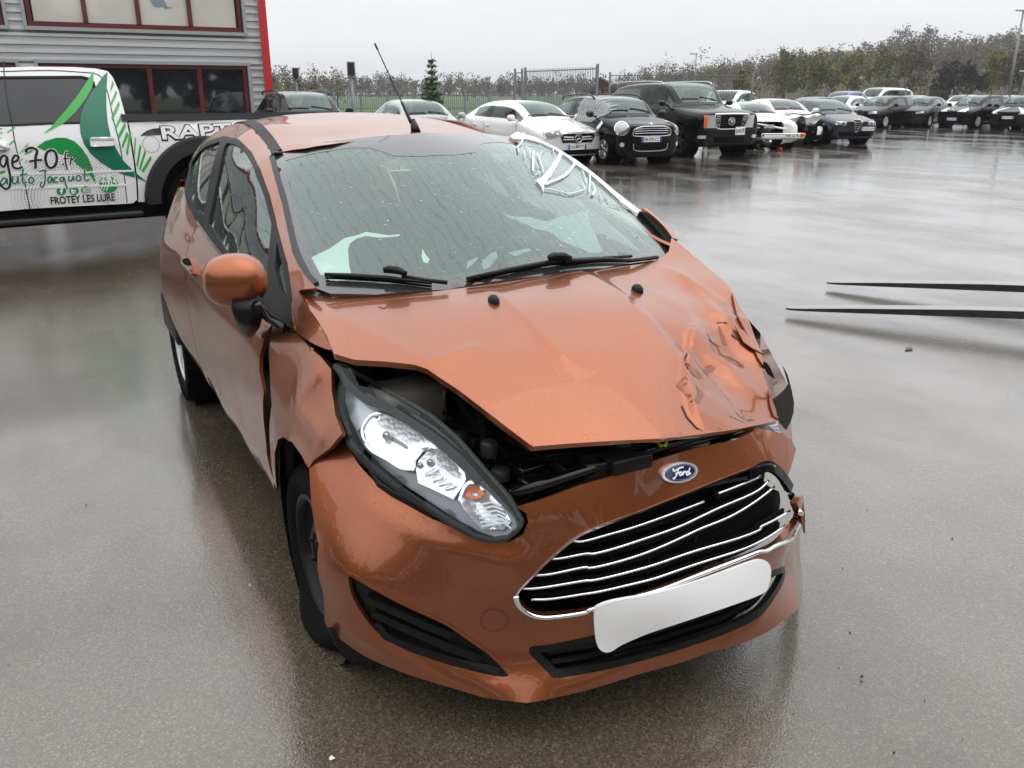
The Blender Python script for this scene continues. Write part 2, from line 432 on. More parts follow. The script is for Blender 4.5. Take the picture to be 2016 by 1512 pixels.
# ------------------------------------------------------------------ ground
def make_asphalt():
    m = mat('wet_asphalt', (.06, .056, .05), .3); n, l, b = NT(m)
    v = tex_coord(m, (1, 1, 1))
    agg = n.new('ShaderNodeTexVoronoi'); agg.inputs['Scale'].default_value = 170; l.new(v.outputs[0], agg.inputs[0])
    ag2 = n.new('ShaderNodeTexVoronoi'); ag2.inputs['Scale'].default_value = 380; l.new(v.outputs[0], ag2.inputs[0])
    s1 = n.new('ShaderNodeSeparateColor'); l.new(agg.outputs['Color'], s1.inputs[0])
    s2 = n.new('ShaderNodeSeparateColor'); l.new(ag2.outputs['Color'], s2.inputs[0])
    big = noise(m, v, .45, 5, .6); mid = noise(m, v, 3.0, 5, .6)
    c1 = ramp(m, s1.outputs[0], [(0, (.044, .035, .024)), (.55, (.080, .065, .046)), (.85, (.120, .098, .070)), (1, (.22, .185, .135))])
    c2 = ramp(m, s2.outputs[1], [(0, (.048, .038, .027)), (.6, (.082, .067, .048)), (.93, (.122, .10, .072)), (1, (.34, .31, .26))])
    mix = n.new('ShaderNodeMix'); mix.data_type = 'RGBA'; mix.inputs[0].default_value = .5
    l.new(c1.outputs[0], mix.inputs[6]); l.new(c2.outputs[0], mix.inputs[7])
    pat = ramp(m, big.outputs['Fac'], [(.3, .74), (.7, 1.2)]); pm = ramp(m, mid.outputs['Fac'], [(.3, .86), (.7, 1.12)])
    f = mathn(m, 'MULTIPLY', pat.outputs[0], pm.outputs[0])
    vs = n.new('ShaderNodeVectorMath'); vs.operation = 'SCALE'; l.new(mix.outputs[2], vs.inputs[0]); l.new(f, vs.inputs['Scale'])
    l.new(vs.outputs[0], b.inputs['Base Color'])
    # the water film: thick in shallow hollows, thin elsewhere
    wv = tex_coord(m, (.16, .34, 1)); wn_ = noise(m, wv, 1.7, 5, .55); wv2 = noise(m, v, .9, 4, .5)
    ws = mathn(m, 'ADD', mathn(m, 'MULTIPLY', wn_.outputs['Fac'], .72), mathn(m, 'MULTIPLY', wv2.outputs['Fac'], .28))
    wet = ramp(m, ws, [(.40, 0.0), (.56, 1.0)])
    r = mathn(m, 'SUBTRACT', .34, mathn(m, 'MULTIPLY', wet.outputs[0], .26)); l.new(r, b.inputs['Roughness'])
    b.inputs['Specular IOR Level'].default_value = .62
    l.new(mathn(m, 'ADD', mathn(m, 'MULTIPLY', wet.outputs[0], .25), .75), b.inputs['Coat Weight'])
    b.inputs['Coat IOR'].default_value = 1.6
    l.new(mathn(m, 'SUBTRACT', .10, mathn(m, 'MULTIPLY', wet.outputs[0], .075)), b.inputs['Coat Roughness'])
    fine = noise(m, v, 170, 3, .6)
    hh = mathn(m, 'ADD', mathn(m, 'MULTIPLY', agg.outputs['Distance'], -.9), mathn(m, 'MULTIPLY', fine.outputs['Fac'], .7))
    st = mathn(m, 'SUBTRACT', 1.0, mathn(m, 'MULTIPLY', wet.outputs[0], .6)); hh = mathn(m, 'MULTIPLY', hh, st)
    nb = bump(m, hh, .36, .004); l.new(nb, b.inputs['Normal'])
    rp = noise(m, tex_coord(m, (1, 1, 1)), 34, 2, .5); film = mathn(m, 'ADD', mathn(m, 'MULTIPLY', hh, .3), mathn(m, 'MULTIPLY', rp.outputs['Fac'], .22))
    l.new(bump(m, film, .20, .005), b.inputs['Coat Normal'])
    return m
M['asphalt'] = make_asphalt()
M['field'] = add_noise_color(mat('field', (.05, .085, .03), .9), (.055, .085, .03), .5, .06)
gV, gF = [], []
def grid(x0, x1, y0, y1, z, n=2):
    V = [(x0+(x1-x0)*i/n, y0+(y1-y0)*j/n, z) for i in range(n+1) for j in range(n+1)]
    return V, [(i*(n+1)+j, (i+1)*(n+1)+j, (i+1)*(n+1)+j+1, i*(n+1)+j+1) for i in range(n) for j in range(n)]
obj('field', *grid(-2500, 400, -900, 2500, -.02, 8), M['field'], smooth=False, kind='structure')
lotV = [(12, -30, 0), (12, 95, 0), (-42, 95, 0), (-34, 40, 0), (-33, -30, 0)]
obj('tarmac_yard', lotV, [(0, 1, 2, 3, 4)], M['asphalt'], smooth=False, kind='structure')
# ------------------------------------------------------------------ the damaged copper hatchback
def make_paint(name, base, drops=True, sc=70, st=.4):
    m = mat(name, base, .36, .90, .85, .02); n, l, b = NT(m)
    b.inputs['Coat IOR'].default_value = 1.47
    v = tex_coord(m, (1, 1, 1)); fl = n.new('ShaderNodeTexVoronoi'); fl.inputs['Scale'].default_value = 1500
    l.new(v.outputs[0], fl.inputs[0]); sp = n.new('ShaderNodeSeparateColor'); l.new(fl.outputs['Color'], sp.inputs[0])
    big = noise(m, v, 2.2, 4); k = mathn(m, 'ADD', mathn(m, 'MULTIPLY', sp.outputs[0], .22), mathn(m, 'MULTIPLY', big.outputs['Fac'], .12))
    r = ramp(m, k, [(.0, tuple(c*.84 for c in base)), (.34, tuple(min(1, c*1.18) for c in base))]); l.new(r.outputs[0], b.inputs['Base Color'])
    if drops: droplets(m, sc, st)
    return m
COPPER = (.325, .098, .038)
M['copper'] = make_paint('copper', COPPER, True, 70, .16)
M['copper_wet'] = make_paint('copper_wet', COPPER, True, 62, .6)
M['copper_smooth'] = make_paint('copper_smooth', COPPER, True, 90, .16)
M['frit'] = mat('frit', (.022, .022, .025), .2, coat=1.0); droplets(M['frit'], 60, .3)
M['trim'] = mat('trim', (.008, .008, .009), .45, spec=.18); droplets(M['trim'], 80, .15)
M['windscreen'] = glass('windscreen', (.66, .80, .75), 1.75, .012, wet=95, body=(.46, .58, .54), body_amt=.07)
M['side_glass'] = glass('side_glass', (.36, .45, .41), 1.5, .01, wet=140)
M['film'] = glass('film', (.86, .86, .86), .8, .12, body=(.85, .83, .84), body_amt=.62)
M['film_thin'] = glass('film_thin', (.97, .97, .97), .35, .05, body=(.85, .85, .86), body_amt=.05)
M['film_fold'] = glass('film_fold', (.9, .9, .9), .8, .15, body=(.9, .9, .9), body_amt=.6)
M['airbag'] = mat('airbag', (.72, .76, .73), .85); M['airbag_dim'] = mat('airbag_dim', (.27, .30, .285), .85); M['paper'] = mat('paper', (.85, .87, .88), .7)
M['tank'] = mat('tank', (.21, .19, .15), .4, coat=.3)
M['yellow'] = mat('yellow', (.75, .58, .03), .4)
M['badge_blue'] = mat('badge_blue', (.012, .02, .09), .15, coat=1)
M['bezel'] = mat('bezel', (.23, .24, .26), .28, .3, coat=.4)
M['bezel_pale'] = mat('bezel_pale', (.52, .54, .58), .3, .5, coat=.4)
def reflector_mat():
    m = mat('reflector', (.90, .91, .93), .20, .78); n, l, b = NT(m)
    v = tex_coord(m, (17, 17, 17)); vo = n.new('ShaderNodeTexVoronoi'); vo.feature = 'F1'; l.new(v.outputs[0], vo.inputs[0])
    l.new(bump(m, vo.outputs['Distance'], .035, .02), b.inputs['Normal']); return m
M['reflector'] = reflector_mat()
CAR = thing('damaged_hatchback', 'copper orange three-door hatchback with crumpled bonnet and blank white number plate in the foreground', 'car')

# surface of flank and roof: cross sections (height, half width)
ZC = .8
SEC = {
 -2.98: [(.25, .66), (.5, .70), (.8, .71), (1.0, .66), (1.2, .57), (1.33, .46), (1.375, .28), (1.385, 0)],
 -2.5: [(.2, .72), (.5, .845), (.74, .855), (.97, .79), (1.2, .675), (1.38, .53), (1.432, .3), (1.446, 0)],
 -2.2: [(.2, .74), (.5, .865), (.74, .872), (1.0, .805), (1.23, .69), (1.41, .55), (1.465, .3), (1.482, 0)],
 -1.6: [(.2, .745), (.36, .822), (.5, .838), (.74, .848), (1.05, .768), (1.25, .675), (1.42, .555), (1.474, .3), (1.490, 0)],
 -1.13: [(.2, .745), (.35, .818), (.5, .835), (.74, .845), (1.03, .765), (1.2, .675), (1.375, .535), (1.418, .3), (1.437, 0)],
 -.7: [(.2, .745), (.34, .818), (.5, .835), (.74, .842), (1.0, .765), (1.2, .615), (1.335, .50), (1.392, .3), (1.412, 0)],
 -.35: [(.2, .745), (.34, .82), (.5, .835), (.74, .838), (.93, .775), (1.06, .695)],
 0.0: [(.34, .815), (.5, .838), (.68, .838), (.85, .785), (.95, .735)],
 .28: [(.34, .80), (.5, .825), (.66, .812), (.77, .765), (.86, .70)],
}
pts = []
for x, s in SEC.items():
    for z, w in s:
        ps = math.atan2(z-ZC, w)*.8; pts.append((x, ps, math.hypot(w, z-ZC)))
        if w < .6 and z > 1.3: pts.append((x, math.pi*.8-ps, math.hypot(w, z-ZC)))
pts = list({(round(a, 4), round(b, 4)): (a, b, c) for a, b, c in pts}.values())
BODY = Surf('x', TPS(pts, 8e-4), (0, 0, ZC))
def bp(x, y, z):                                   # surface parameters of a point on the flank
    a, b, h = BODY.par(np.array([[x, y, z]])); return (a[0], b[0])
BT = BODY.trace
# shoulder crease and sill crease
c1 = BT(px('322 440,350 500,383 548,430 610,480 655,531 700')); c2 = BT(px('404 735,450 805,500 880,540 935'))
BODY.mods += [crease(c1, .010, .10, .035), crease(c2, .012, .05, .09)]
BODY.mods.append(dent(bp(-.62, -.84, .55), -.005, .4, .2))
# flank panels
door_o = px('389 441,372 480,364 532,367 570,374 625,388 688,396 722,414 760,440 810,448 822,476 870,505 916,536 961,542 968,539 945,525 893,519 830,519 771,510 731,512 697,522 660,539 632,530 618,480 560,432 501')
panel('door', BODY, BT(door_o), M['copper_smooth'], CAR, res=.03)
D_ = CAR.children[-1]
seam_up, seam_dn = BT(px('389 441,372 480,364 532,367 570,374 625,388 688,396 722,414 760')), None
arch = [bp(-2.489+.365*math.cos(q), -.85, .285+.365*math.sin(q)) for q in np.linspace(.12, math.pi-.12, 22)]
quarter_o = list(seam_up+np.array((-.006, 0)))+[bp(-1.6, -.815, .34), bp(-2.05, -.815, .33)]+arch+[bp(-2.9, -.75, .33), bp(-2.96, -.70, .6), bp(-2.96, -.69, .9)]
qt = BT(px('402 462,389 441,371 405,364 379'))
quarter_o += [bp(-2.93, -.63, 1.05), (qt[3][0]-.1, qt[3][1]+.02)]+[tuple(p) for p in qt[::-1][:3]]
panel('quarter_panel', BODY, quarter_o, M['copper_smooth'], CAR, res=.03)
rail_in = px('576 597,565 517,545 445,531 385,512 332,495 299,472 276,442 268,409 279,386 306')
rail_o = [tuple(p) for p in BT(px('480 241,499 247,517 266,529 282,539 300,530 309,542 349,554 397,574 491,598 541,621 567,590 571'))]
rl = [tuple(p) for p in BT(rail_in)]
rail = rail_o+rl+[(-2.45, rl[-1][1]-.02), (-2.95, rl[-1][1]-.06), (-2.96, rail_o[0][1]+.02), (-2.3, rail_o[0][1]+.01)]
panel('roof_rail', BODY, rail, M['copper'], CAR, res=.028)
trim_out = BT(px('366 359,364 379,371 405,389 441,432 501,480 560,530 618,571 657,581 652,578 600')); 
trim_o = [tuple(p) for p in trim_out]+rl+[(rl[-1][0]-.06, rl[-1][1]-.03)]
rear_g = BT(px('378 321,389 304,408 288,433 279,432 288,422 318,411 370,403 418,397 430,383 412,375 385,373 359'))
door_g = BT(px('447 282,467 288,485 304,499 328,512 363,522 390,535 441,531 484,528 540,526 582,518 574,480 532,449 498,411 439,420 395,427 360,436 318'))
qtr_g = BT(px('546 476,555 515,564 560,567 580,562 587,551 567,543 531'))
panel('window_trim', BODY, trim_o, M['trim'], CAR, holes=[rear_g, door_g, qtr_g], res=.02, off=.002)
for o_, nm in ((rear_g, 'rear_side_window'), (door_g, 'door_window'), (qtr_g, 'quarter_light')):
    panel(nm, BODY, o_, M['side_glass'], CAR, res=.03, off=-.006, thick=0)
strip('belt_moulding', BODY, BT(px('391 437,411 466,449 515,490 565,532 612,572 650')), .014, M['black_gloss'], CAR, .006, .004)
fender_o = px('539 634,546 632,560 640,588 662,598 672,631 702,652 727,653 770,660 817,674 853,651 881,617 907,608 921,594 897,575 870,558 860,546 866,541 890,545 962,536 930,531 864,535 797,531 731,530 685')
FEND = Surf('x', BODY.f0, (0, 0, ZC))
fcr = FEND.trace(px('596 690,606 720,600 760,570 790,586 800,620 840,650 870'))
FEND.mods += [crease(FEND.trace(px('640 712,622 745,596 780,570 782')), .008, .03, .05), crease(FEND.trace(px('575 785,600 810,630 850,640 880')), .010, .02, .06), dent(FEND.hit(560, 740), -.006, .11, .09)]
FEND.mods.append(crease(FEND.trace(px('548 963,541 890,546 866,558 860,575 870,594 897,608 921')), .012, .02, .02, False))
panel('fender', FEND, FEND.trace(fender_o), M['copper'], CAR, res=.018)
panel('bonnet_edge', BODY, BT(px('588 571,598 590,612 612,631 640,645 664,655 690,644 688,620 678,598 664,583 654,578 630,575 600')), M['copper'], CAR, res=.015, off=.004)
# shut of the door: dark gap with hinge hardware
gap = panel('door_shut', BODY, BT(px('505 690,520 640,548 622,556 660,548 730,552 800,548 870,556 972,540 975,522 900,512 820,504 740')), M['black_matte'], CAR, res=.03, off=-.05, thick=0)
for (u, v) in ((527, 682), (531, 705), (529, 738), (533, 842), (534, 862)):
    p = BODY.at([BODY.hit(u, v)], -.03)[0]; V, F_ = box_vf(p, (.05, .02, .035), None, .005); obj('hinge', V, F_, M['dark_steel'], CAR)
# roof and its ditch moulding
roof_front = BT(px('553 300,600 292,650 284,720 276,792 270,850 268,900 268,960 270,1004 272'))
roof_o = [tuple(p) for p in roof_front]
RL = [tuple(p) for p in BT(px('553 299,537 275,519 256,505 246,492 240'))]
lft = [(a, math.pi*.8-b) for a, b in RL]
back = [(-2.3, RL[-1][1]+.0), (-2.6, RL[-1][1]+.01), (-2.75, RL[-1][1]+.02)]
roofP = RL[::-1][:-1]+[tuple(p) for p in roof_front[:-1]]
top_half = RL[:1]+RL[1:]+back
mir = [(a, math.pi*.8-b) for a, b in top_half]
front_mid = [tuple(p) for p in roof_front[1:6]]
fmx = [p[0] for p in front_mid]
roof_outline = top_half[::-1]+[tuple(p) for p in roof_front[1:-1]]+mir
panel('roof', BODY, roof_outline, M['copper_smooth'], CAR, res=.035, thick=.003)
ditch = BT(px('546 300,531 277,513 256,499 245,488 240'))
dl = np.array([tuple(p) for p in ditch]+[(-2.0, ditch[-1][1]), (-2.5, ditch[-1][1]+.01)])
strip('roof_moulding', BODY, spline(dl, 6), .040, M['trim'], CAR, .003, .003)
V, F_ = box_vf(BODY.at([BODY.hit(546, 303)], .004)[0], (.05, .035, .012), None, .004); obj('moulding_end', V, F_, M['black_gloss'], CAR)
def mirror(o, name=None):
    c = o.copy(); c.data = o.data.copy(); COL.objects.link(c); c.data.transform(Matrix.Scale(-1, 4, (0, 1, 0))); c.data.flip_normals(); return c
for o in [c for c in CAR.children if c.name.split('.')[0] in ('door', 'quarter_panel', 'roof_rail', 'window_trim', 'rear_side_window', 'door_window', 'quarter_light', 'roof_moulding')]:
    q_ = mirror(o)
    if q_.name.startswith('roof_moulding'): q_.data.materials[0] = M['copper_smooth']
# tailgate closes the back
tg = [bp(-2.97, -w, z) for z, w in SEC[-2.98]]; T_ = BODY.at(tg)
V = [p for p in T_]+[p*(1, -1, 1) for p in T_[::-1]]
obj('tailgate', V, [tuple(range(len(V)))], M['copper_smooth'], CAR, False)

# windscreen
wsp = [(-.217, -.669, 1.033), (-.217, .669, 1.033), (-1.09, -.525, 1.372), (-1.09, .525, 1.372), (-1.008, -.41, 1.390), (-1.008, .41, 1.390), (.0, 0, 1.018), (-.985, 0, 1.436), (-.06, -.35, 1.022), (-.06, .35, 1.022), (-1.025, -.27, 1.422), (-1.025, .27, 1.422), (-.5, 0, 1.245), (-.66, -.61, 1.208), (-.66, .61, 1.208), (-.55, -.33, 1.232), (-.55, .33, 1.232)]
WS = Surf('p', TPS(wsp, 1e-3), (0, 0, 0), (1, 0, 0), (0, 1, 0), (0, 0, 1))
WT = WS.trace
ws_o = WT(px('542 303,600 287,700 273,792 265,900 263,1004 268,1048 277,1095 296,1150 330,1187 360,1234 400,1280 446,1312 484,1318 500,1300 512,1180 530,1080 542,960 556,880 570,740 580,650 578,621 567,598 541,574 491,554 397'))
clear = WT(px('562 316,600 306,650 297,690 291,727 291,752 298,776 307,829 308,900 305,936 300,944 286,952 282,1001 282,1050 288,1095 303,1141 334,1187 368,1234 408,1270 448,1292 476,1294 487,1280 496,1218 508,1160 516,1077 526,960 543,880 553,760 560,690 556,650 552,631 541,608 498,581 412,567 350'))
panel('windscreen_border', WS, ws_o, M['frit'], CAR, holes=[clear], res=.03, off=.0)
WSO = panel('windscreen', WS, clear, M['windscreen'], CAR, res=.035, off=-.001, thick=0)
strip('windscreen_moulding', WS, spline(WT(px('536 311,548 355,561 400,581 488,604 540,622 561')), 6), .02, M['dark_grey_plastic'], CAR, .004, .004)
strip('a_pillar_seal', WS, spline(WT(px('1262 424,1285 448,1306 472,1318 490')), 4), .028, M['black_matte'], CAR, .004, .012)
strip('a_pillar_left', WS, spline(WT(px('1264 421,1288 440,1308 460,1324 482')), 4), .02, M['copper'], CAR, .014, .012)
# clinging repair film over the cracked corner
band = WT(px('1003 270,1016 262,1051 272,1094 293,1134 318,1173 348,1212 381,1264 421,1253 423,1230 408,1203 384,1188 370,1175 359,1159 345,1140 332,1128 323,1116 313,1105 306,1087 295,1064 284,1034 277,1009 277'))
FILM = panel('plastic_film', WS, band, M['film'], CAR, res=.02, off=.008, thick=.002)
tf = WT(px('1018 276,1064 286,1105 308,1159 347,1203 386,1230 410,1220 415,1192 395,1165 388,1135 390,1110 380,1072 378,1066 386,1048 355,1036 330,1020 300'))
panel('film_sheet', WS, tf, M['film_thin'], FILM, res=.03, off=.005, thick=0)
def strand(pts, w, taper=(1, 1), name='film_fold', off=.007):
    L = spline(WT(px(pts)), 5); n = len(L)
    strip(name, WS, L, w, M['film_fold'], FILM, off, .0015, wfun=lambda t: (taper[0]*(1-t)+taper[1]*t)*(1-.35*abs(math.sin(9*t))*.3))
strand('1104 304,1092 326,1079 346,1064 362', .022, (.8, 1.2)); strand('1131 324,1118 342,1100 354,1072 366', .013)
panel('film_fold', WS, WT(px('1054 358,1066 352,1078 350,1076 362,1070 368,1069 382,1064 372,1058 364')), M['film_fold'], FILM, res=.01, off=.008, thick=0)
for s_, w_ in (('1030 264,1028 278,1018 292', .008), ('1018 292,1020 302', .006), ('1034 290,1044 304', .006), ('1038 302,1046 315', .004), ('1050 300,1048 320,1048 340', .009), ('1056 304,1062 320,1066 332', .007), ('1052 322,1060 334', .004), ('1050 340,1062 342', .006), ('1066 330,1068 342', .005), ('1052 348,1064 342', .004), ('1072 298,1064 305,1062 315', .003),
               ('1069 374,1094 378,1120 384,1148 377', .006), ('1142 360,1148 368,1150 377', .005), ('1145 338,1152 356,1153 364', .004), ('1160 346,1160 362,1158 378', .007), ('1150 378,1158 380,1160 372', .004), ('1164 362,1170 374,1164 386', .006), ('1172 378,1166 388', .006), ('1175 362,1190 368,1204 382', .004), ('1178 382,1184 398', .003), ('1192 388,1202 404,1222 410', .003), ('1098 372,1108 382', .003), ('1105 370,1116 380', .003), ('1218 398,1228 410,1238 416', .003), ('1087 296,1090 306', .004), ('1030 300,1032 312', .004)):
    strand(s_, w_)

# bonnet, sprung open at the front and folded on the driver side
right_z = [(1322, 466, 'y', .70), (1380, 515, 'y', .69), (1437, 565, 'y', .655), (1480, 660, 'y', .575), (1517, 780, 'y', .45), (1528, 828, 'y', .40)]
bpts = [(-.30, -.69, 1.012), (-.07, -.16, 1.030), (-.01, .1, 1.028), (-.10, .42, 1.03), (.11, -.24, 1.012), (.16, .25, .998), (.15, 0, 1.014), (.69, -.435, .812), (.76, -.11, .792), (.365, -.55, .925), (.18, -.744, .935), (-.05, -.715, .985), (.45, -.2, .935), (.45, 0, .935), (.42, .22, .925), (.6, -.3, .868)]
bpts += [tuple(on(*q)) for q in right_z]
BON = Surf('p', TPS(bpts, 3e-4), (0, 0, 0), (1, 0, 0), (0, 1, 0), (0, 0, 1))
NT_ = BON.trace
mods = [crease(NT_(px('960 566,1010 610,1080 680,1150 745')), .007, .09, .012), crease(NT_(px('1165 545,1215 575,1255 610,1300 650,1355 697')), .009, .020, .10, False),
        crease(NT_(px('598 580,660 622,740 664,800 694,846 722')), .010, .05, .10, False), crease(NT_(px('846 722,880 706,920 690,960 682')), .008, .03, .04),
        crease(NT_(px('1372 625,1358 665,1349 705,1350 760,1366 820,1386 850')), .022, .08, .004),
        dent(NT_(px('1388 705'))[0], -.042, .11, .065, .6), dent(NT_(px('1430 640'))[0], .020, .07, .05, .2), crease(NT_(px('1400 655,1440 634,1480 640')), .014, .02, .03),
        dent(NT_(px('1440 690'))[0], -.020, .05, .06), crease(NT_(px('1300 520,1370 560,1410 590,1436 610')), .010, .03, .05), dent(NT_(px('1360 570'))[0], -.012, .08, .06),
        crease(NT_(px('1410 740,1450 752,1500 775')), .010, .03, .04), dent(NT_(px('1450 800'))[0], -.008, .07, .05), crease(NT_(px('1340 540,1400 610,1420 640')), .008, .03, .03), dent(NT_(px('1330 600'))[0], .006, .08, .05)]
mods.append(crease(NT_(px('1346 712,1372 746,1400 790')), -.010, .015, .02)); mods.append(crease(NT_(px('1396 668,1412 690,1426 680')), -.012, .012, .018))
rnd = np.random.RandomState(4)
for k in range(16):
    u, v = 1350+150*rnd.rand(), 560+270*rnd.rand(); mods.append(dent(BON.hit(u, v), (rnd.rand()-.5)*.014, .02+.04*rnd.rand(), .02+.03*rnd.rand(), rnd.rand()*3))
BON.mods = mods
NT_ = BON.trace
bon_o = NT_(px('590 571,621 569,650 573,740 575,800 571,880 563,960 553,1080 537,1180 528,1260 520,1300 510,1317 494,1322 468,1345 486,1380 515,1412 542,1437 567,1447 600,1458 625,1478 655,1490 690,1499 722,1509 755,1518 780,1524 805,1529 827,1450 843,1380 853,1300 862,1200 867,1120 872,1047 878,1010 850,960 812,900 766,862 741,842 727,816 718,763 712,697 708,657 696,645 664,631 640,612 612,598 590'))
BO = panel('bonnet', BON, bon_o, M['copper_wet'], CAR, res=.011, thick=.018)
strip('bonnet_lip', BON, NT_(px('1047 876,1120 870,1200 865,1300 860,1380 851,1450 841,1526 826')), .012, M['copper_wet'], BO, -.004, .006)
# reflections in the dents painted as darker copper, and cracks where the paint split
M['dark_copper'] = mat('dark_copper', (.21, .060, .022), .35, .5, coat=.3)
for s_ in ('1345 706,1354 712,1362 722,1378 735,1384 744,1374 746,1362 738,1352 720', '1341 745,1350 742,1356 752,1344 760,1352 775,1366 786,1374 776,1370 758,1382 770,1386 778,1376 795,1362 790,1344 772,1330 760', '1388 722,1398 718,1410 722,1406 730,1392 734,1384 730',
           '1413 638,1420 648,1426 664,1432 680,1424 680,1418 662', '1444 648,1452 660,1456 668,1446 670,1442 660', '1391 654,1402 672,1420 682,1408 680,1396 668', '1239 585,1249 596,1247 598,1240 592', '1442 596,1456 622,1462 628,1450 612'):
    panel('painted_reflection', BON, NT_(px(s_)), M['dark_copper'], BO, res=.01, off=.0007, thick=0)
for s_ in ('1349 704,1352 697', '1342 800,1352 822,1370 842,1382 850', '1412 636,1430 636', '1440 660,1458 672,1466 678'):
    strip('paint_crack', BON, NT_(px(s_)), .004, M['ink'], BO, .0015, .0008)
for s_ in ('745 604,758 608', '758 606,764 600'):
    strip('scratch', BON, NT_(px(s_)), .003, M['dark_copper'], BO, .001, .0006)
panel('folded_edge', BON, NT_(px('1440 578,1450 600,1462 618,1476 646,1494 690,1500 722,1490 706,1476 676,1464 652,1452 628')), M['copper_wet'], BO, res=.012, off=.007, thick=.004)
panel('folded_edge', BON, NT_(px('1444 646,1460 655,1474 672,1490 684,1497 700,1478 690,1460 676')), M['copper_wet'], BO, res=.012, off=.010, thick=.004)
panel('folded_edge', BON, NT_(px('1510 770,1518 790,1524 806,1530 826,1521 822,1514 800')), M['dark_copper'], BO, res=.012, off=.006, thick=.004)
for (u, v) in ((972, 594), (1254, 572)):
    p = BON.at([BON.hit(u, v)], .006)[0]; V, F_ = lathe_vf([(0, .016), (.6, .013), (1, .004), (1.05, -.01)], 16)
    V = [np.array((v[0]*.024, v[1]*.0145, v[2]*1.0)) for v in V]; obj('washer_nozzle', [v+p for v in V], F_, M['black_plastic'], CAR)

# ---------------------------------------------------------------- bumper
bq = [(1017, 994, .655), (1275, 909, .715), (1495, 841, .715), (1335, 930, .668), (1545, 880, .64), (1018, 1172, .431), (1100, 1085, .54), (1290, 1000, .60), (1290, 1170, .405), (1480, 1092, .42), (1572, 1010, .45), (1050, 1285, .246), (1545, 1122, .25), (1036, 1384, .135), (1250, 1330, .155), (1572, 1195, .15), (972, 1222, .34), (686, 1133, .45), (1000, 1335, .18), (680, 874, .71), (617, 903, .66), (637, 1172, .345), (679, 1265, .215), (900, 1130, .47), (800, 1010, .6), (792, 1324, .168), (878, 1351, .15)]
bp3 = [on(u, v, 'z', z) for u, v, z in bq]+[np.array(q) for q in ((.45, .78, .45), (.42, .80, .2), (.40, .74, .66), (.60, .62, .4), (.6, .6, .2), (.25, .85, .4), (.25, .86, .2), (.2, .84, .6))]
def spln(t): return spline(np.array(px(t)), 3, True)
BUM = Surf('z', None, (0, 0, 0)); BUM.f0 = TPS([tuple(BUM.par(p)[i][0] for i in range(3)) for p in bp3], 4e-4)
UT = BUM.trace
BUM.mods += [crease(UT(px('652 1212,706 1245,792 1290,895 1330,980 1352,1030 1350')), .016, .05, .035), crease(UT(px('690 930,740 990,810 1035,880 1072,964 1097,1010 1100,1050 1072')), .010, .02, .06), crease(UT(px('686 1114,758 1145,844 1190,912 1210')), .007, .03, .05),
             crease(UT(px('1062 1320,1103 1342,1206 1328,1309 1300,1413 1264,1490 1225,1545 1170')), .012, .02, .03)]
M['grille_black'] = mat('grille_black', (.009, .009, .01), .3)
grille_h = UT(spline(np.array(px('1017 1171,1050 1133,1086 1098,1131 1061,1172 1040,1275 1002,1378 961,1457 930,1509 914,1530 923,1545 945,1557 966,1566 985,1574 1006,1571 1026,1536 1068,1481 1092,1378 1130,1258 1174,1155 1205,1062 1215,1027 1195')), 4, True))
lower_h = UT(spln('1048 1279,1080 1276,1165 1258,1260 1234,1344 1205,1430 1172,1509 1136,1543 1121,1536 1150,1509 1191,1481 1215,1413 1246,1309 1281,1206 1308,1103 1325,1086 1319,1062 1295'))
fog_h = UT(spln('686 1131,720 1148,789 1186,878 1227,930 1262,964 1286,995 1317,1004 1330,988 1336,930 1324,844 1296,775 1269,734 1238,706 1200,689 1165'))
bum_o = UT(px('1017 997,1036 1011,1040 1028,1030 1052,1005 1067,964 1067,913 1048,844 1018,775 980,734 945,706 914,689 887,682 874,668 876,651 882,617 905,609 922,613 993,627 1072,637 1172,639 1224,648 1244,679 1265,720 1293,792 1324,878 1351,947 1372,1036 1384,1100 1372,1250 1330,1400 1283,1550 1215,1574 1195,1581 1180,1581 1129,1576 1105,1585 1061,1581 1010,1580 975,1574 982,1570 992,1560 985,1557 964,1552 935,1567 882,1557 866,1540 853,1495 843,1447 866,1378 880,1275 911,1138 956'))
BU = panel('front_bumper', BUM, bum_o, M['copper_wet'], CAR, holes=[grille_h, lower_h, fog_h], res=.02, thick=.02)
# grille
GR = panel('grille', BUM, UT(px('1005 1172,1080 1090,1165 1032,1300 985,1460 920,1515 905,1560 955,1585 1000,1580 1040,1490 1100,1260 1182,1060 1225')), M['black_matte'], CAR, res=.05, off=-.075, thick=0)
def z2(s): return [(1000+u/2.908, 820+v/2.908) for u, v in px(s)]
SL = ['380 720,440 722,620 672,900 578,1140 488', '258 825,310 822,450 795,520 790,760 715,1000 630,1130 570,1260 510,1450 425,1515 365', '160 922,250 915,440 875,500 875,760 800,1000 700,1130 640,1280 580,1420 500,1550 400', '80 1003,180 1000,440 955,510 948,800 870,1100 770,1450 660,1480 630,1640 545', '135 1070,250 1065,430 1035,520 1020,800 950,1100 850,1440 735,1615 630', '1225 440,1340 396,1470 340']
for s_ in SL:
    L = spline(UT(z2(s_)), 5)
    b_ = strip('slat', BUM, L+np.array((0, -.007)), .020, M['black_matte'], GR, -.034, .004)
    V, F_ = tube_vf(BUM.at(L, -.014), .0036, 8); obj('slat_chrome', V, F_, M['chrome'], GR)
for s_ in ('1105 1000,1110 760', '1145 720,1160 640', '640 1000,650 840', '370 1060,380 900', '860 940,870 800', '1300 860,1320 700'):
    strip('grille_rib', BUM, UT(z2(s_)), .006, M['black_plastic'], GR, -.055, .006)
strip('grille_surround', BUM, np.vstack([grille_h, grille_h[:1]])[:36], .0045, M['chrome'], GR, .0, .003)
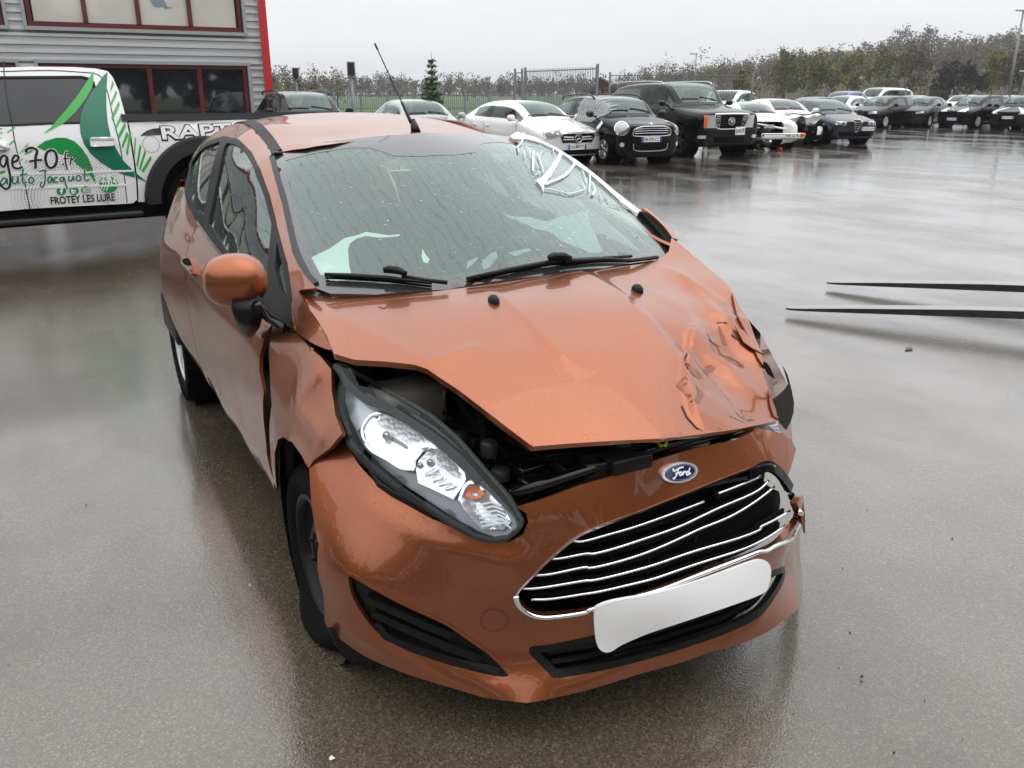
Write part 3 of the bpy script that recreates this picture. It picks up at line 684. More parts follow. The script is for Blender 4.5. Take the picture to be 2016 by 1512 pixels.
tb_ = spline(UT(z2('44 1025,60 1078,110 1122,190 1148,320 1140,450 1118,480 1102,760 1024,1100 904,1400 788,1480 768,1560 728,1640 664,1676 590,1664 545')), 6); V, F_ = tube_vf(BUM.at(tb_, .001), [.0062+.0022*(2*i/(len(tb_)-1)-1)**2 for i in range(len(tb_))], 10); obj('grille_surround', V, F_, M['chrome'], GR)
strip('grille_surround', BUM, UT(z2('1128 402,1260 372,1385 350')), .008, M['chrome'], GR, -.01, .004)
strip('grille_surround', BUM, spline(UT(z2('1385 330,1480 285,1540 305,1590 360,1625 415')), 4), .028, M['black_gloss'], GR, -.004, .006)
# lower intake
LG = panel('lower_grille', BUM, UT(px('1040 1270,1165 1245,1344 1195,1550 1108,1548 1155,1490 1215,1309 1290,1103 1335')), M['black_matte'], CAR, res=.05, off=-.06, thick=0)
strip('frame', BUM, lower_h, .020, M['black_plastic'], LG, -.008, .009, closed=True)
for s_ in ('1075 1292,1165 1282,1309 1252,1430 1208,1530 1150', '1085 1308,1165 1300,1309 1268,1430 1226,1510 1180', '1070 1282,1165 1268,1309 1236,1430 1190,1535 1136'):
    strip('slat', BUM, UT(px(s_)), .014, M['black_plastic'], LG, -.035, .012)
# fog lamp blank
FG = panel('fog_lamp_panel', BUM, fog_h, M['black_plastic'], CAR, res=.02, off=-.014, thick=.01)
def z3(s): return [(500+u/2.908, 880+v/2.908) for u, v in px(s)]
for s_ in ('640 870,800 940,1000 1030,1130 1080', '680 955,850 1030,1100 1140,1300 1215', '700 1010,760 1085,900 1150,1150 1230,1400 1285'):
    strip('slat', BUM, UT(z3(s_)), .020, M['black_plastic'], FG, -.006, .009)
strip('frame', BUM, fog_h, .008, M['copper_wet'], FG, -.004, .006, closed=True)
q = np.linspace(0, 2*math.pi, 30)
ring = UT([(973+27*math.cos(t), 1221+21.5*math.sin(t)) for t in q[:-1]])
strip('tow_eye_cover', BUM, ring, .0035, M['dark_copper'], CAR, .0004, .0006, closed=True)
# number plate: blank white
pl = UT(spline(np.array(px('1168 1200,1182 1186,1213 1177,1282 1165,1378 1138,1430 1119,1481 1101,1500 1102,1509 1118,1505 1148,1492 1166,1430 1189,1344 1217,1275 1239,1222 1262,1200 1276,1184 1276,1172 1258')), 3, True))
panel('number_plate', BUM, pl, M['white_plate'], CAR, res=.02, off=.014, thick=.012)
# badge
def ell(cu, cv, a, b, ang, n=40): return [(cu+a*math.cos(t)*math.cos(ang)-b*math.sin(t)*math.sin(ang), cv+a*math.cos(t)*math.sin(ang)+b*math.sin(t)*math.cos(ang)) for t in np.linspace(0, 2*math.pi, n, endpoint=False)]
BG = panel('badge', BUM, UT(ell(1335, 930, 36, 20.5, -.16)), M['chrome'], CAR, res=.01, off=.008, thick=.009)
BG.data.materials[0] = mat('badge_silver', (.9, .91, .93), .16, .6)
panel('badge_field', BUM, UT(ell(1335, 930, 30, 16, -.16)), M['badge_blue'], BG, res=.01, off=.0095, thick=.001)
strip('badge_ring', BUM, UT(ell(1335, 930, 28, 14.2, -.16)), .0011, M['satin_silver'], BG, .0105, .0005, closed=True)
LET = ['934 296,928 303,936 310,950 303,964 294,980 289,990 290', '962 296,955 318,946 340,936 354,928 350', '942 326,955 323,966 320', '966 326,970 318,978 318,980 328,974 336,967 334,966 326', '986 336,990 316,995 318,1003 312', '1018 314,1010 316,1006 326,1010 334,1017 328,1021 312,1027 292', '1020 316,1020 330,1032 322']
for s_ in LET: strip('lettering', BUM, spline(UT(z2(s_)), 4), .0042, M['white_plate'], BG, .0108, .0006)

# ---------------------------------------------------------------- headlight
A3, B3 = on(655, 720, 'z', .872), on(1030, 1050, 'z', .60)
e1 = (B3-A3)/np.linalg.norm(B3-A3); nn = np.array((.62, -.48, .62)); nn -= e1*(nn@e1); nn /= np.linalg.norm(nn); e2 = np.cross(nn, e1); LL = np.linalg.norm(B3-A3)
HLS = Surf('p', lambda a, b: .055*(1-(2*np.ravel(a)/LL-1)**2)+.012-1.1*np.ravel(b)**2, A3, e1, e2, nn)
HT = HLS.trace
def z9(s): return [(600+u/3.6, 680+v/3.6) for u, v in px(s)]
hl_o = HT(z9('205 130,190 200,195 340,230 480,280 620,330 720,480 870,650 1010,850 1140,1050 1270,1200 1350,1320 1385,1420 1370,1510 1300,1540 1240,1510 1180,1450 1070,1300 900,1100 670,980 560,880 480,700 370,550 285,380 195,260 130'))
HL = panel('headlight', HLS, hl_o, M['black_gloss'], CAR, res=.03, off=-.075, thick=0)
strip('housing_rim', HLS, spline(hl_o, 3, True), .010, M['black_plastic'], HL, -.016, .010, closed=True)
panel('bezel', HLS, HT(z9('215 190,205 340,240 500,330 690,480 850,650 985,850 1115,1050 1240,1200 1315,1320 1350,1420 1335,1500 1270,1480 1200,1300 1010,1150 880,1060 740,900 640,700 500,540 405,440 395,330 290')), M['bezel'], HL, res=.025, off=-.055, thick=.002)
panel('bezel_corner', HLS, HT(z9('225 205,215 340,250 480,300 570,390 470,470 400,400 350,300 270')), M['bezel_pale'], HL, res=.02, off=-.045, thick=.002)
def bowl(name, outl, depth, m, off=-.038):
    o2 = HT(z9(outl)); d0 = seg_dist(np.array([o2.mean(0)]), o2)[0][0]
    return panel(name, HLS, o2, m, HL, res=.011, thick=0, offf=lambda V2: off-depth*(1-(1-np.clip(seg_dist(V2, o2)[0]/d0/1.7, 0, 1))**2))
bowl('main_reflector', '355 580,370 530,430 460,520 440,580 455,720 530,860 630,930 690,800 720,745 790,740 860,640 850,540 790,430 730,375 660', .022, M['reflector'])
bowl('dip_reflector', '745 860,765 790,830 720,920 690,1000 750,1080 830,1110 900,1105 950,1020 1075,900 1020,760 960', .02, M['reflector'])
AM = bowl('indicator', '1075 1080,1110 1000,1150 955,1220 965,1300 1030,1420 1160,1460 1240,1400 1300,1240 1300,1180 1240,1100 1150', .03, M['reflector'], -.03)
bowl('indicator_amber', '1120 1060,1140 1005,1180 975,1225 985,1265 1035,1235 1065,1180 1075', .02, M['amber'], -.027)
for s_ in ('355 580,370 530,430 460,520 440,580 455,720 530,860 630,930 690', '740 860,640 850,540 790,430 730,375 660,355 580', '1000 750,1080 830,1110 900,1105 950,1020 1075', '1072 1090,1105 1000,1150 950,1215 955'):
    strip('reflector_rim', HLS, spline(HT(z9(s_)), 5), .007, M['chrome'], HL, -.034, .004)
for k in range(6):
    a = np.array((1200+k*8, 1130+k*30)); strip('lens_rib', HLS, HT(z9(f'{a[0]} {a[1]},{a[0]+110+12*k} {a[1]-30},{a[0]+190+6*k} {a[1]-10+5*k}')), .004, M['bezel_pale'], HL, -.022, .002)
for j in range(4):
    strip('lens_rib', HLS, HT(z9(f'{810+j*50} {890+j*34},{890+j*45} {840+j*40}')), .004, M['bezel_pale'], HL, -.04, .002)
for (u, v, r) in ((515, 600, .012), (770, 830, .009), (850, 800, .01), (1190, 1050, .014)):
    p = HLS.at([HLS.hit(600+u/3.6, 680+v/3.6)], -.062)[0]; V, F_ = lathe_vf([(0, .03), (r*.6, .028), (r, .02), (r, 0), (r*1.5, -.001), (r*1.5, -.01)], 16, frame(nn), p); obj('bulb', V, F_, M['satin_silver'], HL)
LENS = panel('lens', HLS, hl_o, M['clear_lens'], HL, res=.03, off=.0, thick=0)
strip('lens_seal', HLS, spline(HT(z9('230 480,280 620,330 720,480 872,650 1012,850 1142,1050 1272,1200 1352,1320 1387')), 4), .013, M['black_plastic'], HL, -.006, .005)
strip('lens_seal', HLS, spline(HT(z9('215 140,300 270,420 370,560 420,720 520,900 640,1060 770,1180 900,1230 960')), 4), .020, M['black_plastic'], HL, -.010, .005)
# torn brackets below the lamp
for s_, r_ in (('330 720,360 800,420 850,480 960,560 1010', .012), ('480 960,600 1040,760 1120,900 1200', .014), ('560 990,640 1010,650 1060', .008), ('920 1200,1000 1250,1120 1300', .010), ('930 1210,990 1230,1020 1275', .007)):
    P = HLS.at(spline(HT(z9(s_)), 4), -.03); V, F_ = tube_vf(P, r_, 6); obj('bracket', V, F_, M['black_plastic'], HL)
# what is left of the other lamp and its wing
def poly3(name, pts3, m, parent, th=.006):
    P = [np.array(p) for p in pts3]; n = np.cross(P[1]-P[0], P[2]-P[0]); n /= np.linalg.norm(n)
    if n @ (CP-P[0]) < 0: n = -n
    k = len(P); V = [p+n*th/2 for p in P]+[p-n*th/2 for p in P]
    return obj(name, V, [tuple(range(k)), tuple(range(2*k-1, k-1, -1))]+[(i, (i+1) % k, k+(i+1) % k, k+i) for i in range(k)], m, parent, False)
def ply(name, s, ax, val, m, parent, th=.006, tilt=0): return poly3(name, [on(u, v, ax, val+tilt*(v-850)/100) for u, v in px(s)], m, parent, th)
BRL = ply('broken_headlight', '1493 838,1510 836,1528 828,1540 862,1543 880,1536 884,1520 872,1505 858', 'x', .60, M['clear_lens'], CAR, .02)
BRL.data.materials[0] = M['bezel_pale']
for k in range(5): ply('lens_rib', f'{1516+k*3} {840+k*3},{1531+k*2} {834+k*8},{1532+k*2} {836+k*8},{1517+k*3} {842+k*3}', 'x', .615, M['white_plate'], BRL, .003)
ply('lens', '1490 838,1502 862,1520 884,1535 896,1548 905,1538 884,1543 878,1528 862', 'x', .63, M['film_thin'], BRL, .003)
ply('housing', '1498 842,1508 846,1516 862,1534 874,1536 882,1518 876,1504 860', 'x', .622, M['dark_grey_plastic'], BRL, .006)
WNG = ply('wing_liner', '1542 722,1549 735,1557 765,1562 790,1561 810,1555 830,1544 850,1538 862,1528 826,1519 790,1533 780,1546 768,1553 758,1549 745', 'x', .38, M['dark_grey_plastic'], CAR, .008, -.18)
WNG.data.materials[0] = mat('liner_grey', (.12, .123, .13), .6)
ply('torn_clip', '1498 713,1506 712,1514 722,1520 736,1523 745,1514 738,1508 728,1500 724', 'x', .40, M['black_plastic'], CAR, .01)
ply('torn_clip', '1519 790,1527 794,1529 801,1521 798', 'x', .43, M['black_plastic'], CAR, .01)
for s_, x_ in (('1548 862,1556 864,1566 884,1558 902,1550 906,1545 890', .66), ('1572 985,1579 976,1583 1010,1584 1050,1577 1030', .70)):
    ply('torn_bumper_edge', s_, 'x', x_, M['copper_wet'], CAR, .006)
for k in range(6):
    u = 1552+k*4; v = 975+k*8+(k % 2)*6; ply('torn_clip', f'{u} {v},{u+9} {v-6},{u+12} {v+4},{u+4} {v+10}', 'x', .70-.01*k, M['black_gloss'], CAR, .008)
# left wing, folded under the bonnet edge
left_f = [(-.35, .775, .95), (0, .74, .93), (.3, .66, .84), (.42, .55, .75), (.50, .60, .55), (.36, .80, .45), (.28, .84, .62), (.0, .84, .68), (-.3, .83, .5), (-.38, .82, .34)]
obj('fender', [(x, y, z) for x, y, z in left_f], [(0, 1, 7, 8, 9), (1, 2, 6, 7), (2, 3, 4, 5, 6)], M['copper'], CAR)

# ---------------------------------------------------------------- engine bay
EB = obj('engine_bay', *box_vf((.25, -.10, .57), (.62, .78, .02)), M['black_matte'], CAR, False)
obj('bay_wall', *box_vf((.02, -.05, .80), (.04, 1.2, .30)), M['black_matte'], EB, False)
def ebox(name, u, v, z, d, m, rz=0.0, bev=.008, par=None):
    p = on(u, v, 'z', z); return obj(name, *box_vf(p-np.array((0, 0, d[2]/2)), d, rotz(rz), bev), m, par or EB, True)
tk = ebox('coolant_tank', 800, 752, .83, (.15, .19, .13), M['tank'], .1, .03)
p = on(790, 728, 'z', .835); V, F_ = lathe_vf([(0, .028), (.026, .028), (.030, .022), (.030, 0)], 20, None, p); obj('tank_cap', V, F_, M['black_plastic'], EB)
p = on(842, 800, 'z', .755); obj('tank_seam', *box_vf(p+np.array((-.03, -.03, -.01)), (.16, .20, .008), rotz(.1)), M['black_matte'], EB)
for (u, v, z, d, m, rz) in ((930, 800, .74, (.07, .10, .06), 'dark_steel', .4), (985, 880, .68, (.10, .12, .05), 'black_plastic', .2), (1060, 900, .70, (.08, .16, .04), 'black_gloss', .1), (1130, 905, .71, (.10, .10, .05), 'black_plastic', 0), (1000, 850, .72, (.05, .06, .05), 'dark_steel', .6), (1180, 900, .73, (.07, .10, .05), 'black_plastic', -.2), (1090, 925, .69, (.05, .20, .03), 'black_gloss', .1), (1230, 890, .74, (.08, .12, .04), 'dark_steel', 0), (920, 850, .70, (.10, .08, .05), 'dark_grey_plastic', .5), (960, 920, .66, (.07, .07, .06), 'black_gloss', .3)):
    ebox('engine_part', u, v, z, d, M[m], rz)
for (u, v, z, r, h) in ((963, 896, .72, .022, .04), (985, 942, .66, .026, .03), (1036, 945, .665, .016, .02), (1225, 875, .755, .022, .02), (905, 870, .70, .02, .03)):
    p = on(u, v, 'z', z); V, F_ = lathe_vf([(0, h), (r*.8, h), (r, h*.8), (r, 0)], 18, None, p); obj('engine_cap', V, F_, M['dark_grey_plastic'], EB)
for pts_, r_ in (([(900, 780, .8), (930, 830, .76), (965, 860, .72), (1000, 900, .70)], .010), ([(940, 790, .8), (955, 850, .75), (950, 890, .70)], .016), ([(880, 830, .72), (930, 850, .72), (990, 862, .73), (1040, 885, .72)], .007), ([(1010, 870, .73), (1080, 905, .71), (1120, 890, .74)], .006), ([(700, 715, .86), (720, 730, .85), (770, 770, .8), (850, 830, .74)], .012)):
    P = spline(np.array([on(*(q[0], q[1], 'z', q[2])) for q in pts_]), 6); V, F_ = tube_vf(P, r_, 8); obj('hose', V, F_, M['rubber'], EB)
sp = UT(px('1020 985,1138 945,1275 900,1378 869,1447 856,1490 843')); P = BUM.at(sp)-np.array((.025, 0, -.004))
V, F_ = tube_vf(P, .016, 8); obj('slam_panel', V, F_, M['black_gloss'], EB)
P2 = [on(u, v, 'z', z)-np.array((.03, 0, .02)) for u, v, z in ((1010, 975, .65), (1138, 932, .69), (1275, 890, .71), (1400, 858, .72))]
V, F_ = tube_vf(P2, .03, 6); obj('crossmember', V, F_, M['black_gloss'], EB)
yl = [on(u, v, 'z', .745) for u, v in px('1296 868,1304 866,1312 870,1310 877,1302 878,1296 873')]
V, F_ = tube_vf(yl, .0045, 6, True); obj('dipstick_loop', V, F_, M['yellow'], EB)
V, F_ = tube_vf([on(1296, 868, 'z', .745), on(1286, 862, 'z', .75)], .004, 6); obj('dipstick_loop', V, F_, M['yellow'], EB)
# underbody, floor and cabin
obj('underbody', *box_vf((-1.25, 0, .30), (3.2, 1.36, .2)), M['black_matte'], CAR, False)
obj('front_subframe', *box_vf((.33, -.1, .36), (.5, .8, .24)), M['black_matte'], CAR, False)
obj('undertray', *box_vf((.38, -.12, .15), (.5, .85, .03)), M['black_matte'], CAR, False)
P = [on(u, v, 'z', z) for u, v, z in ((645, 1245, .2), (700, 1290, .12), (760, 1316, .14), (800, 1320, .17), (700, 1255, .22))]
ply('air_deflector', '646 1238,662 1272,676 1292,692 1303,724 1301,800 1322,800 1290,700 1230', 'x', .37, M['black_plastic'], CAR, .012)
DS = obj('dashboard', *box_vf((-.42, 0, .86), (.5, 1.30, .16), None, .05), M['interior'], CAR)
obj('instrument_hood', *box_vf((-.50, .36, .95), (.2, .36, .07), None, .03), M['interior'], DS)
for y in (-.36, .36):
    ST = obj('seat', *box_vf((-1.25, y, .50), (.5, .5, .18), None, .06), M['cloth_dark'], CAR)
    obj('seat_back', *box_vf((-1.52, y, .82), (.16, .48, .58), np.array([[.97, 0, -.24], [0, 1, 0], [.24, 0, .97]]), .06), M['cloth_dark'], ST)
    obj('headrest', *box_vf((-1.60, y, 1.19), (.10, .26, .16), None, .04), M['cloth_dark'], ST)
obj('rear_bench', *box_vf((-2.25, 0, .70), (.3, 1.25, .6), None, .05), M['cloth_dark'], CAR)
obj('cabin_floor', *box_vf((-1.3, 0, .42), (2.6, 1.4, .03)), M['interior'], CAR, False)
Rw = frame((-.86, 0, .5)); q = np.linspace(0, 2*math.pi, 33)[:-1]; wc = np.array((-.78, .36, .98))
V, F_ = tube_vf([wc+Rw@np.array((.185*math.cos(t), .185*math.sin(t), 0)) for t in q], .016, 8, True)
SWH = obj('steering_wheel', V, F_, M['black_plastic'], CAR)
obj('wheel_hub', *box_vf(wc, (.16, .12, .05), Rw, .02), M['black_plastic'], SWH)
for t in (0, math.pi, -math.pi/2): obj('spoke', *box_vf(wc+Rw@np.array((.11*math.cos(t), .11*math.sin(t), 0)), (.14 if math.cos(t)**2 > .5 else .03, .03 if math.cos(t)**2 > .5 else .14, .02), Rw, .008), M['black_plastic'], SWH)
def cloth(name, s, off, m, par, res=.03, amp=.012):
    r_ = np.random.RandomState(len(s)); ph = r_.rand(4)*6
    panel(name, WS, WT(px(s)), m, par, res=res, thick=0, offf=lambda V2: off+amp*np.sin(V2[:, 0]*23+ph[0])*np.cos(V2[:, 1]*19+ph[1])+amp*.5*np.sin(V2[:, 0]*51+V2[:, 1]*40+ph[2]))
cloth('airbag', '610 490,640 478,655 470,676 455,700 452,740 450,786 448,786 452,720 460,700 464,688 470,684 482,686 510,692 536,686 541,660 543,636 536,622 515', -.025, M['airbag'], CAR)
cloth('airbag', '832 478,838 490,846 505,842 512,834 508,830 495', -.025, M['airbag'], CAR)
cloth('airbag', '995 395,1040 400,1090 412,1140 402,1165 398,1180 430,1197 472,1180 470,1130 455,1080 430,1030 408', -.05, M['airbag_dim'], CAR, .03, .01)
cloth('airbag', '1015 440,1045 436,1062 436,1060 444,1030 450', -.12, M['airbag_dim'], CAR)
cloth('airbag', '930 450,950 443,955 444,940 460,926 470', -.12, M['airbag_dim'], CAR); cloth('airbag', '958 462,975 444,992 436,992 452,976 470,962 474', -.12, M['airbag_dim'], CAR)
cloth('paper', '617 503,636 510,662 515,663 528,628 535', -.02, M['paper'], CAR, .03, .002); cloth('paper', '634 540,668 535,670 541,640 549', -.02, M['paper'], CAR, .03, .002)
# wipers
def wsp_(u, v, off): return WS.at([WS.hit(u, v)], off)[0]
def wiper(blade, hub, arm):
    V, F_ = tube_vf([wsp_(u, v, .018) for u, v in px(blade)], [.006, .0075, .0075, .005][:len(px(blade))], 8); o = obj('wiper', V, F_, M['black_plastic'], CAR)
    P = [wsp_(u, v, .036) for u, v in px(hub)]; V, F_ = tube_vf(P, [.009, .013, .013, .008], 6); obj('wiper_hub', V, F_, M['black_plastic'], o)
    V, F_ = tube_vf([wsp_(u, v, .022) for u, v in px(arm)], .007, 6); obj('wiper_arm', V, F_, M['black_plastic'], o)
    V, F_ = tube_vf([wsp_(u, v, .006) for u, v in px(blade)], .004, 5); obj('wiper_rubber', V, F_, M['rubber'], o)
wiper('641 550,690 552,756 556,850 567', '756 551,766 549,784 551,800 558', '792 556,830 562,880 568')
wiper('918 558,1000 540,1082 524,1240 513', '1076 526,1084 522,1104 522,1120 527', '1110 526,1187 521,1236 524,1290 517')
# aerial
p = BODY.at([BODY.hit(817, 258)], .0)[0]; tip = on(738, 86, 'y', -.02)
AE = obj('aerial', *tube_vf([p+np.array((.012, 0, -.01)), p+np.array((-.004, 0, .018)), p+np.array((-.02, 0, .045))], [.022, .017, .009], 12), M['black_plastic'], CAR)
d = tip-p; obj('aerial_mast', *tube_vf([p+d*t for t in (.09, .12, .33, .335, .93, .935, 1.0)], [.0075, .0075, .0055, .003, .0022, .0042, .0042], 8), M['black_plastic'], AE)
# mirror
MC = on(463, 552, 'y', -.885); dv = (MC-CP)/np.linalg.norm(MC-CP)
def shell(c, r, ex=2.3, n=28):
    V, Fc = [], []
    for i in range(n+1):
        t = math.pi*i/n
        for k in range(2*n):
            q = math.pi*k/n; d = np.array((math.sin(t)*math.cos(q), math.sin(t)*math.sin(q), math.cos(t))); s = (abs(d)**ex).sum()**(-1/ex); V.append(c+d*s*np.array(r))
    for i in range(n):
        for k in range(2*n): Fc.append((i*2*n+k, (i+1)*2*n+k, (i+1)*2*n+(k+1) % (2*n), i*2*n+(k+1) % (2*n)))
    return V, Fc
V, F_ = shell(np.zeros(3), (.076, .094, .080)); V = [rotz(-.35)@(v*np.array((1-.5*max(0, -v[2])*3, 1, 1))) for v in V]
MI = obj('mirror', [v+MC for v in V], F_, M['copper'], CAR)
V, F_ = shell(np.zeros(3), (.05, .088, .064)); obj('mirror_glass', [rotz(-.35)@(v+np.array((-.032, 0, 0)))+MC for v in V], F_, M['black_gloss'], MI)
b0, b1 = on(487, 600, 'y', -.872), on(490, 655, 'y', -.838)
obj('mirror_base', *tube_vf([b0, b0*.7+b1*.3, b0*.35+b1*.65, b1], [.045, .044, .036, .018], 14), M['black_plastic'], MI)
obj('mirror_arm', *tube_vf([on(505, 600, 'y', -.85), on(528, 625, 'y', -.80), on(560, 648, 'y', -.775)], .014, 8), M['black_gloss'], MI)
# door handle
hr = BT([(300+u/7.2, 400+v/7.2) for u, v in px('448 810,470 770,520 755,570 775,600 830,622 900,628 1000,620 1040,570 990,500 910,460 860')])
DH = panel('door_handle', BODY, hr, M['copper'], CAR, res=.012, off=.016, thick=.016)
panel('handle_cup', BODY, BT([(300+u/7.2, 400+v/7.2) for u, v in px('475 825,510 795,560 790,598 850,612 890,560 900,510 880')]), M['black_matte'], DH, res=.01, off=.018, thick=.001)
TLt = panel('tail_light', BODY, [bp(-2.80, -.74, .86), bp(-2.70, -.745, 1.02), bp(-2.72, -.66, 1.14), bp(-2.94, -.62, 1.12), bp(-2.95, -.68, .9)], M['red_lens'], CAR, res=.03, off=.006)
mirror(TLt)
obj('rear_bumper_end', *box_vf((-2.62, -.79, .42), (.5, .10, .22), None, .03), M['black_plastic'], CAR)

# ---------------------------------------------------------------- wheels
def wheel(name, parent, c, R, w, rimR, side, style, spokes=5, steer=0.0, rim_m=None, flat=0.0, tyre_m=None, seg=44):
    """tyre lathe + rim with spokes, outer face towards y*side; parts tyre and rim under an Empty-free wheel mesh"""
    ax = np.array((-math.sin(steer)*side, math.cos(steer)*side, 0)); Rm = frame(ax, (0, 0, 1)); h = w/2
    prof = [(rimR-.012, -h*.55), (rimR, -h*.8), (rimR+(R-rimR)*.45, -h), (R-.02, -h*.9), (R-.004, -h*.62), (R, -h*.3), (R, h*.3), (R-.004, h*.62), (R-.02, h*.9), (rimR+(R-rimR)*.45, h*1.02), (rimR+.006, h*.84), (rimR-.012, h*.62)]
    V, Fc = lathe_vf(prof, seg, Rm, c); V = [np.array(v) for v in V]
    if flat:
        for i, v in enumerate(V):
            d = c[2]-R+flat-v[2]
            if v[2] < flat*1.0+0.02:
                k = np.clip((flat+.02-v[2])/.06, 0, 1.5); s = 1 if (v-c)@ax > 0 else -1
                V[i] = np.array((v[0], v[1]+ax[1]*s*.032*k, max(v[2], .004 if abs((v-c)@ax) < h*.7 else .012)))
    ty = obj(name, V, Fc, tyre_m or M['rubber'], parent)
    rm = rim_m or M['satin_silver']
    mb = MB(); mb.add(*lathe_vf([(rimR, h*.80), (rimR-.012, h*.84), (rimR-.022, h*.7), (rimR-.03, h*.1), (rimR-.03, -h*.7)], seg, Rm, c))
    if style == 'steel':
        mb.add(*lathe_vf([(rimR-.02, h*.55), (rimR*.8, h*.1), (rimR*.72, h*.08), (rimR*.55, h*.45), (rimR*.42, h*.62), (rimR*.34, h*.60), (rimR*.30, h*.45), (.03, h*.45), (0.0, h*.45)], seg, Rm, c))
    elif style == 'cover':
        mb.add(*lathe_vf([(rimR*.36, h*.62), (rimR*.33, h*.78), (rimR*.15, h*.85), (0, h*.85)], seg, Rm, c))
    else: mb.add(*lathe_vf([(rimR*.26, h*.45), (rimR*.24, h*.72), (rimR*.1, h*.76), (0, h*.74)], 20, Rm, c))
    if style in ('alloy', 'cover', 'double'):
        for k in range(spokes):
            for dq in ((-.17, .17) if style == 'double' else (0,)):
                q0 = 2*math.pi*k/spokes+dq*.35; q1 = 2*math.pi*k/spokes+dq; r0, r1 = rimR*.18, rimR-.02
                w0, w1 = (.030, .022) if style == 'double' else ((.06, .10) if style == 'cover' else (.05, .045)); w0 *= rimR/.19; w1 *= rimR/.19
                A = np.array((r0*math.cos(q0), r0*math.sin(q0), h*.66)); B = np.array((r1*math.cos(q1), r1*math.sin(q1), h*.74)); t = (B-A)/np.linalg.norm(B-A); s = np.cross((0, 0, 1), t)
                Vs = [A-s*w0/2, A+s*w0/2, B+s*w1/2, B-s*w1/2]; Vs = [v+np.array((0, 0, .0)) for v in Vs]+[v-np.array((0, 0, .035)) for v in Vs]+[(A+B)/2*1.0+np.array((0, 0, .012)), ]
                Vs = [Rm@v+np.array(c) for v in Vs]; mb.add(Vs, [(0, 1, 8), (1, 2, 8), (2, 3, 8), (3, 0, 8), (0, 4, 5, 1), (1, 5, 6, 2), (2, 6, 7, 3), (3, 7, 4, 0)])
    mb.build('rim', rm, ty)
    if style != 'steel': obj('brake_disc', *lathe_vf([(rimR*.8, -h*.1), (0.02, -h*.1)], 24, Rm, c), M['black_matte'], ty)
    return ty
def tread(parent, c, R, w, side, n=40):
    mb = MB()
    for k in range(n):
        q = 2*math.pi*k/n
        for s in (-.36, 0, .36):
            mb.box((c[0]+R*math.cos(q+s*.1), c[1]+s*w, c[2]+R*math.sin(q+s*.1)), (.010, w*.26, 2*math.pi*R/n*.72), np.array([[math.cos(q), 0, -math.sin(q)], [0, 1, 0], [math.sin(q), 0, math.cos(q)]]))
    o = mb.build('tread', M['rubber'], parent, False); o['kind'] = 'stuff'
fw = wheel('wheel', CAR, np.array((0.0, -.735, .262)), .285, .145, .192, -1, 'steel', steer=.02, rim_m=M['dark_steel'], flat=.05)
for k in range(5):
    t = k*2*math.pi/5; V, F_ = lathe_vf([(0, .012), (.010, .010), (.010, 0)], 8, frame((0, -1, 0)), (.056*math.cos(t), -.735-.045, .262+.056*math.sin(t))); obj('wheel_nut', V, F_, M['dark_steel'], fw)
rw = wheel('wheel', CAR, np.array((-2.489, -.735, .285)), .288, .19, .200, -1, 'cover', 8, rim_m=mat('wheel_cover', (.74, .75, .76), .35, .35)); tread(rw, (-2.489, -.735, .285), .284, .19, -1)
wheel('wheel', CAR, np.array((0, .70, .28)), .285, .19, .195, 1, 'steel', rim_m=M['dark_steel']); wheel('wheel', CAR, np.array((-2.489, .72, .285)), .288, .19, .20, 1, 'cover', 8)
def arch_liner(parent, cx, cz, y, R, side, depth=.28):
    V, F_ = lathe_vf([(R, 0), (R, -depth), (.05, -depth)], 24, frame((0, side, 0)), (cx, y, cz), 0, 2*math.pi); return obj('wheel_arch', V, F_, M['black_matte'], parent)
arch_liner(CAR, 0.0, .30, -.80, .36, -1); arch_liner(CAR, -2.489, .30, -.80, .36, -1)
# ------------------------------------------------------------------ showroom building
XF = -25.0
M['clad'] = add_noise_color(mat('cladding', (.62, .63, .64), .34, .5), (.64, .65, .66), .10, 1.2, (1, .4, 6))
M['alu'] = mat('alu_trim', (.36, .365, .37), .4, .4); M['red_frame'] = mat('red_frame', (.105, .009, .012), .35, coat=.3); M['red_post'] = mat('red_post', (.50, .018, .02), .35, coat=.3)
M['pane_up'] = mat('pane_blind', (.60, .57, .53), .06, coat=.6); add_noise_color(M['pane_up'], (.60, .57, .53), .06, .8)
M['pane_low'] = mat('pane_dark', (.012, .014, .017), .03, coat=1.0); M['pane_low'].node_tree.nodes['Principled BSDF'].inputs['Coat IOR'].default_value = 1.9
M['inner_dark'] = mat('inner_dark', (.02, .02, .022), .8)
BLD = thing('showroom_building', 'corrugated silver building with red window frames and a red corner post', 'building', (XF, 0, 0))
def bo(name, c, d, m, par=BLD, bev=0.0): return obj(name, *box_vf(np.array(c), d, None, bev), m, par, False)
def corr(y0, y1, z0, z1, pitch=.205):
    """horizontally ribbed steel sheet"""
    prof = []; z = z0
    while z < z1:
        for dz, x in ((0, .0), (.075, .0), (.09, -.09), (.195, -.09)):
            if z+dz < z1: prof.append((x, z+dz))
        z += pitch
    prof.append((0, z1)); V, Fc = [], []
    for y in (y0, y1): V += [(x, y, z) for x, z in prof]
    n = len(prof)
    return obj('cladding', V, [(i, i+1, n+i+1, n+i) for i in range(n-1)], M['clad'], BLD, False)
ZL, ZU, ZT = 2.345, 3.26, 5.3
yR, yl0, yl1 = 5.10, -.93, 4.58
corr(-16, yR, ZL+.06, ZU-.08)                        # band between the storeys
corr(-16, yR, ZT+.1, 7.6)
corr(yl1+.12, yR, 0.0, ZL+.06); corr(yl1+.12, yR, ZU-.08, ZT+.1)
corr(-1.42, yl0-.10, ZU-.08, ZT+.1); corr(-1.32, yl0-.02, 0, ZL+.06)
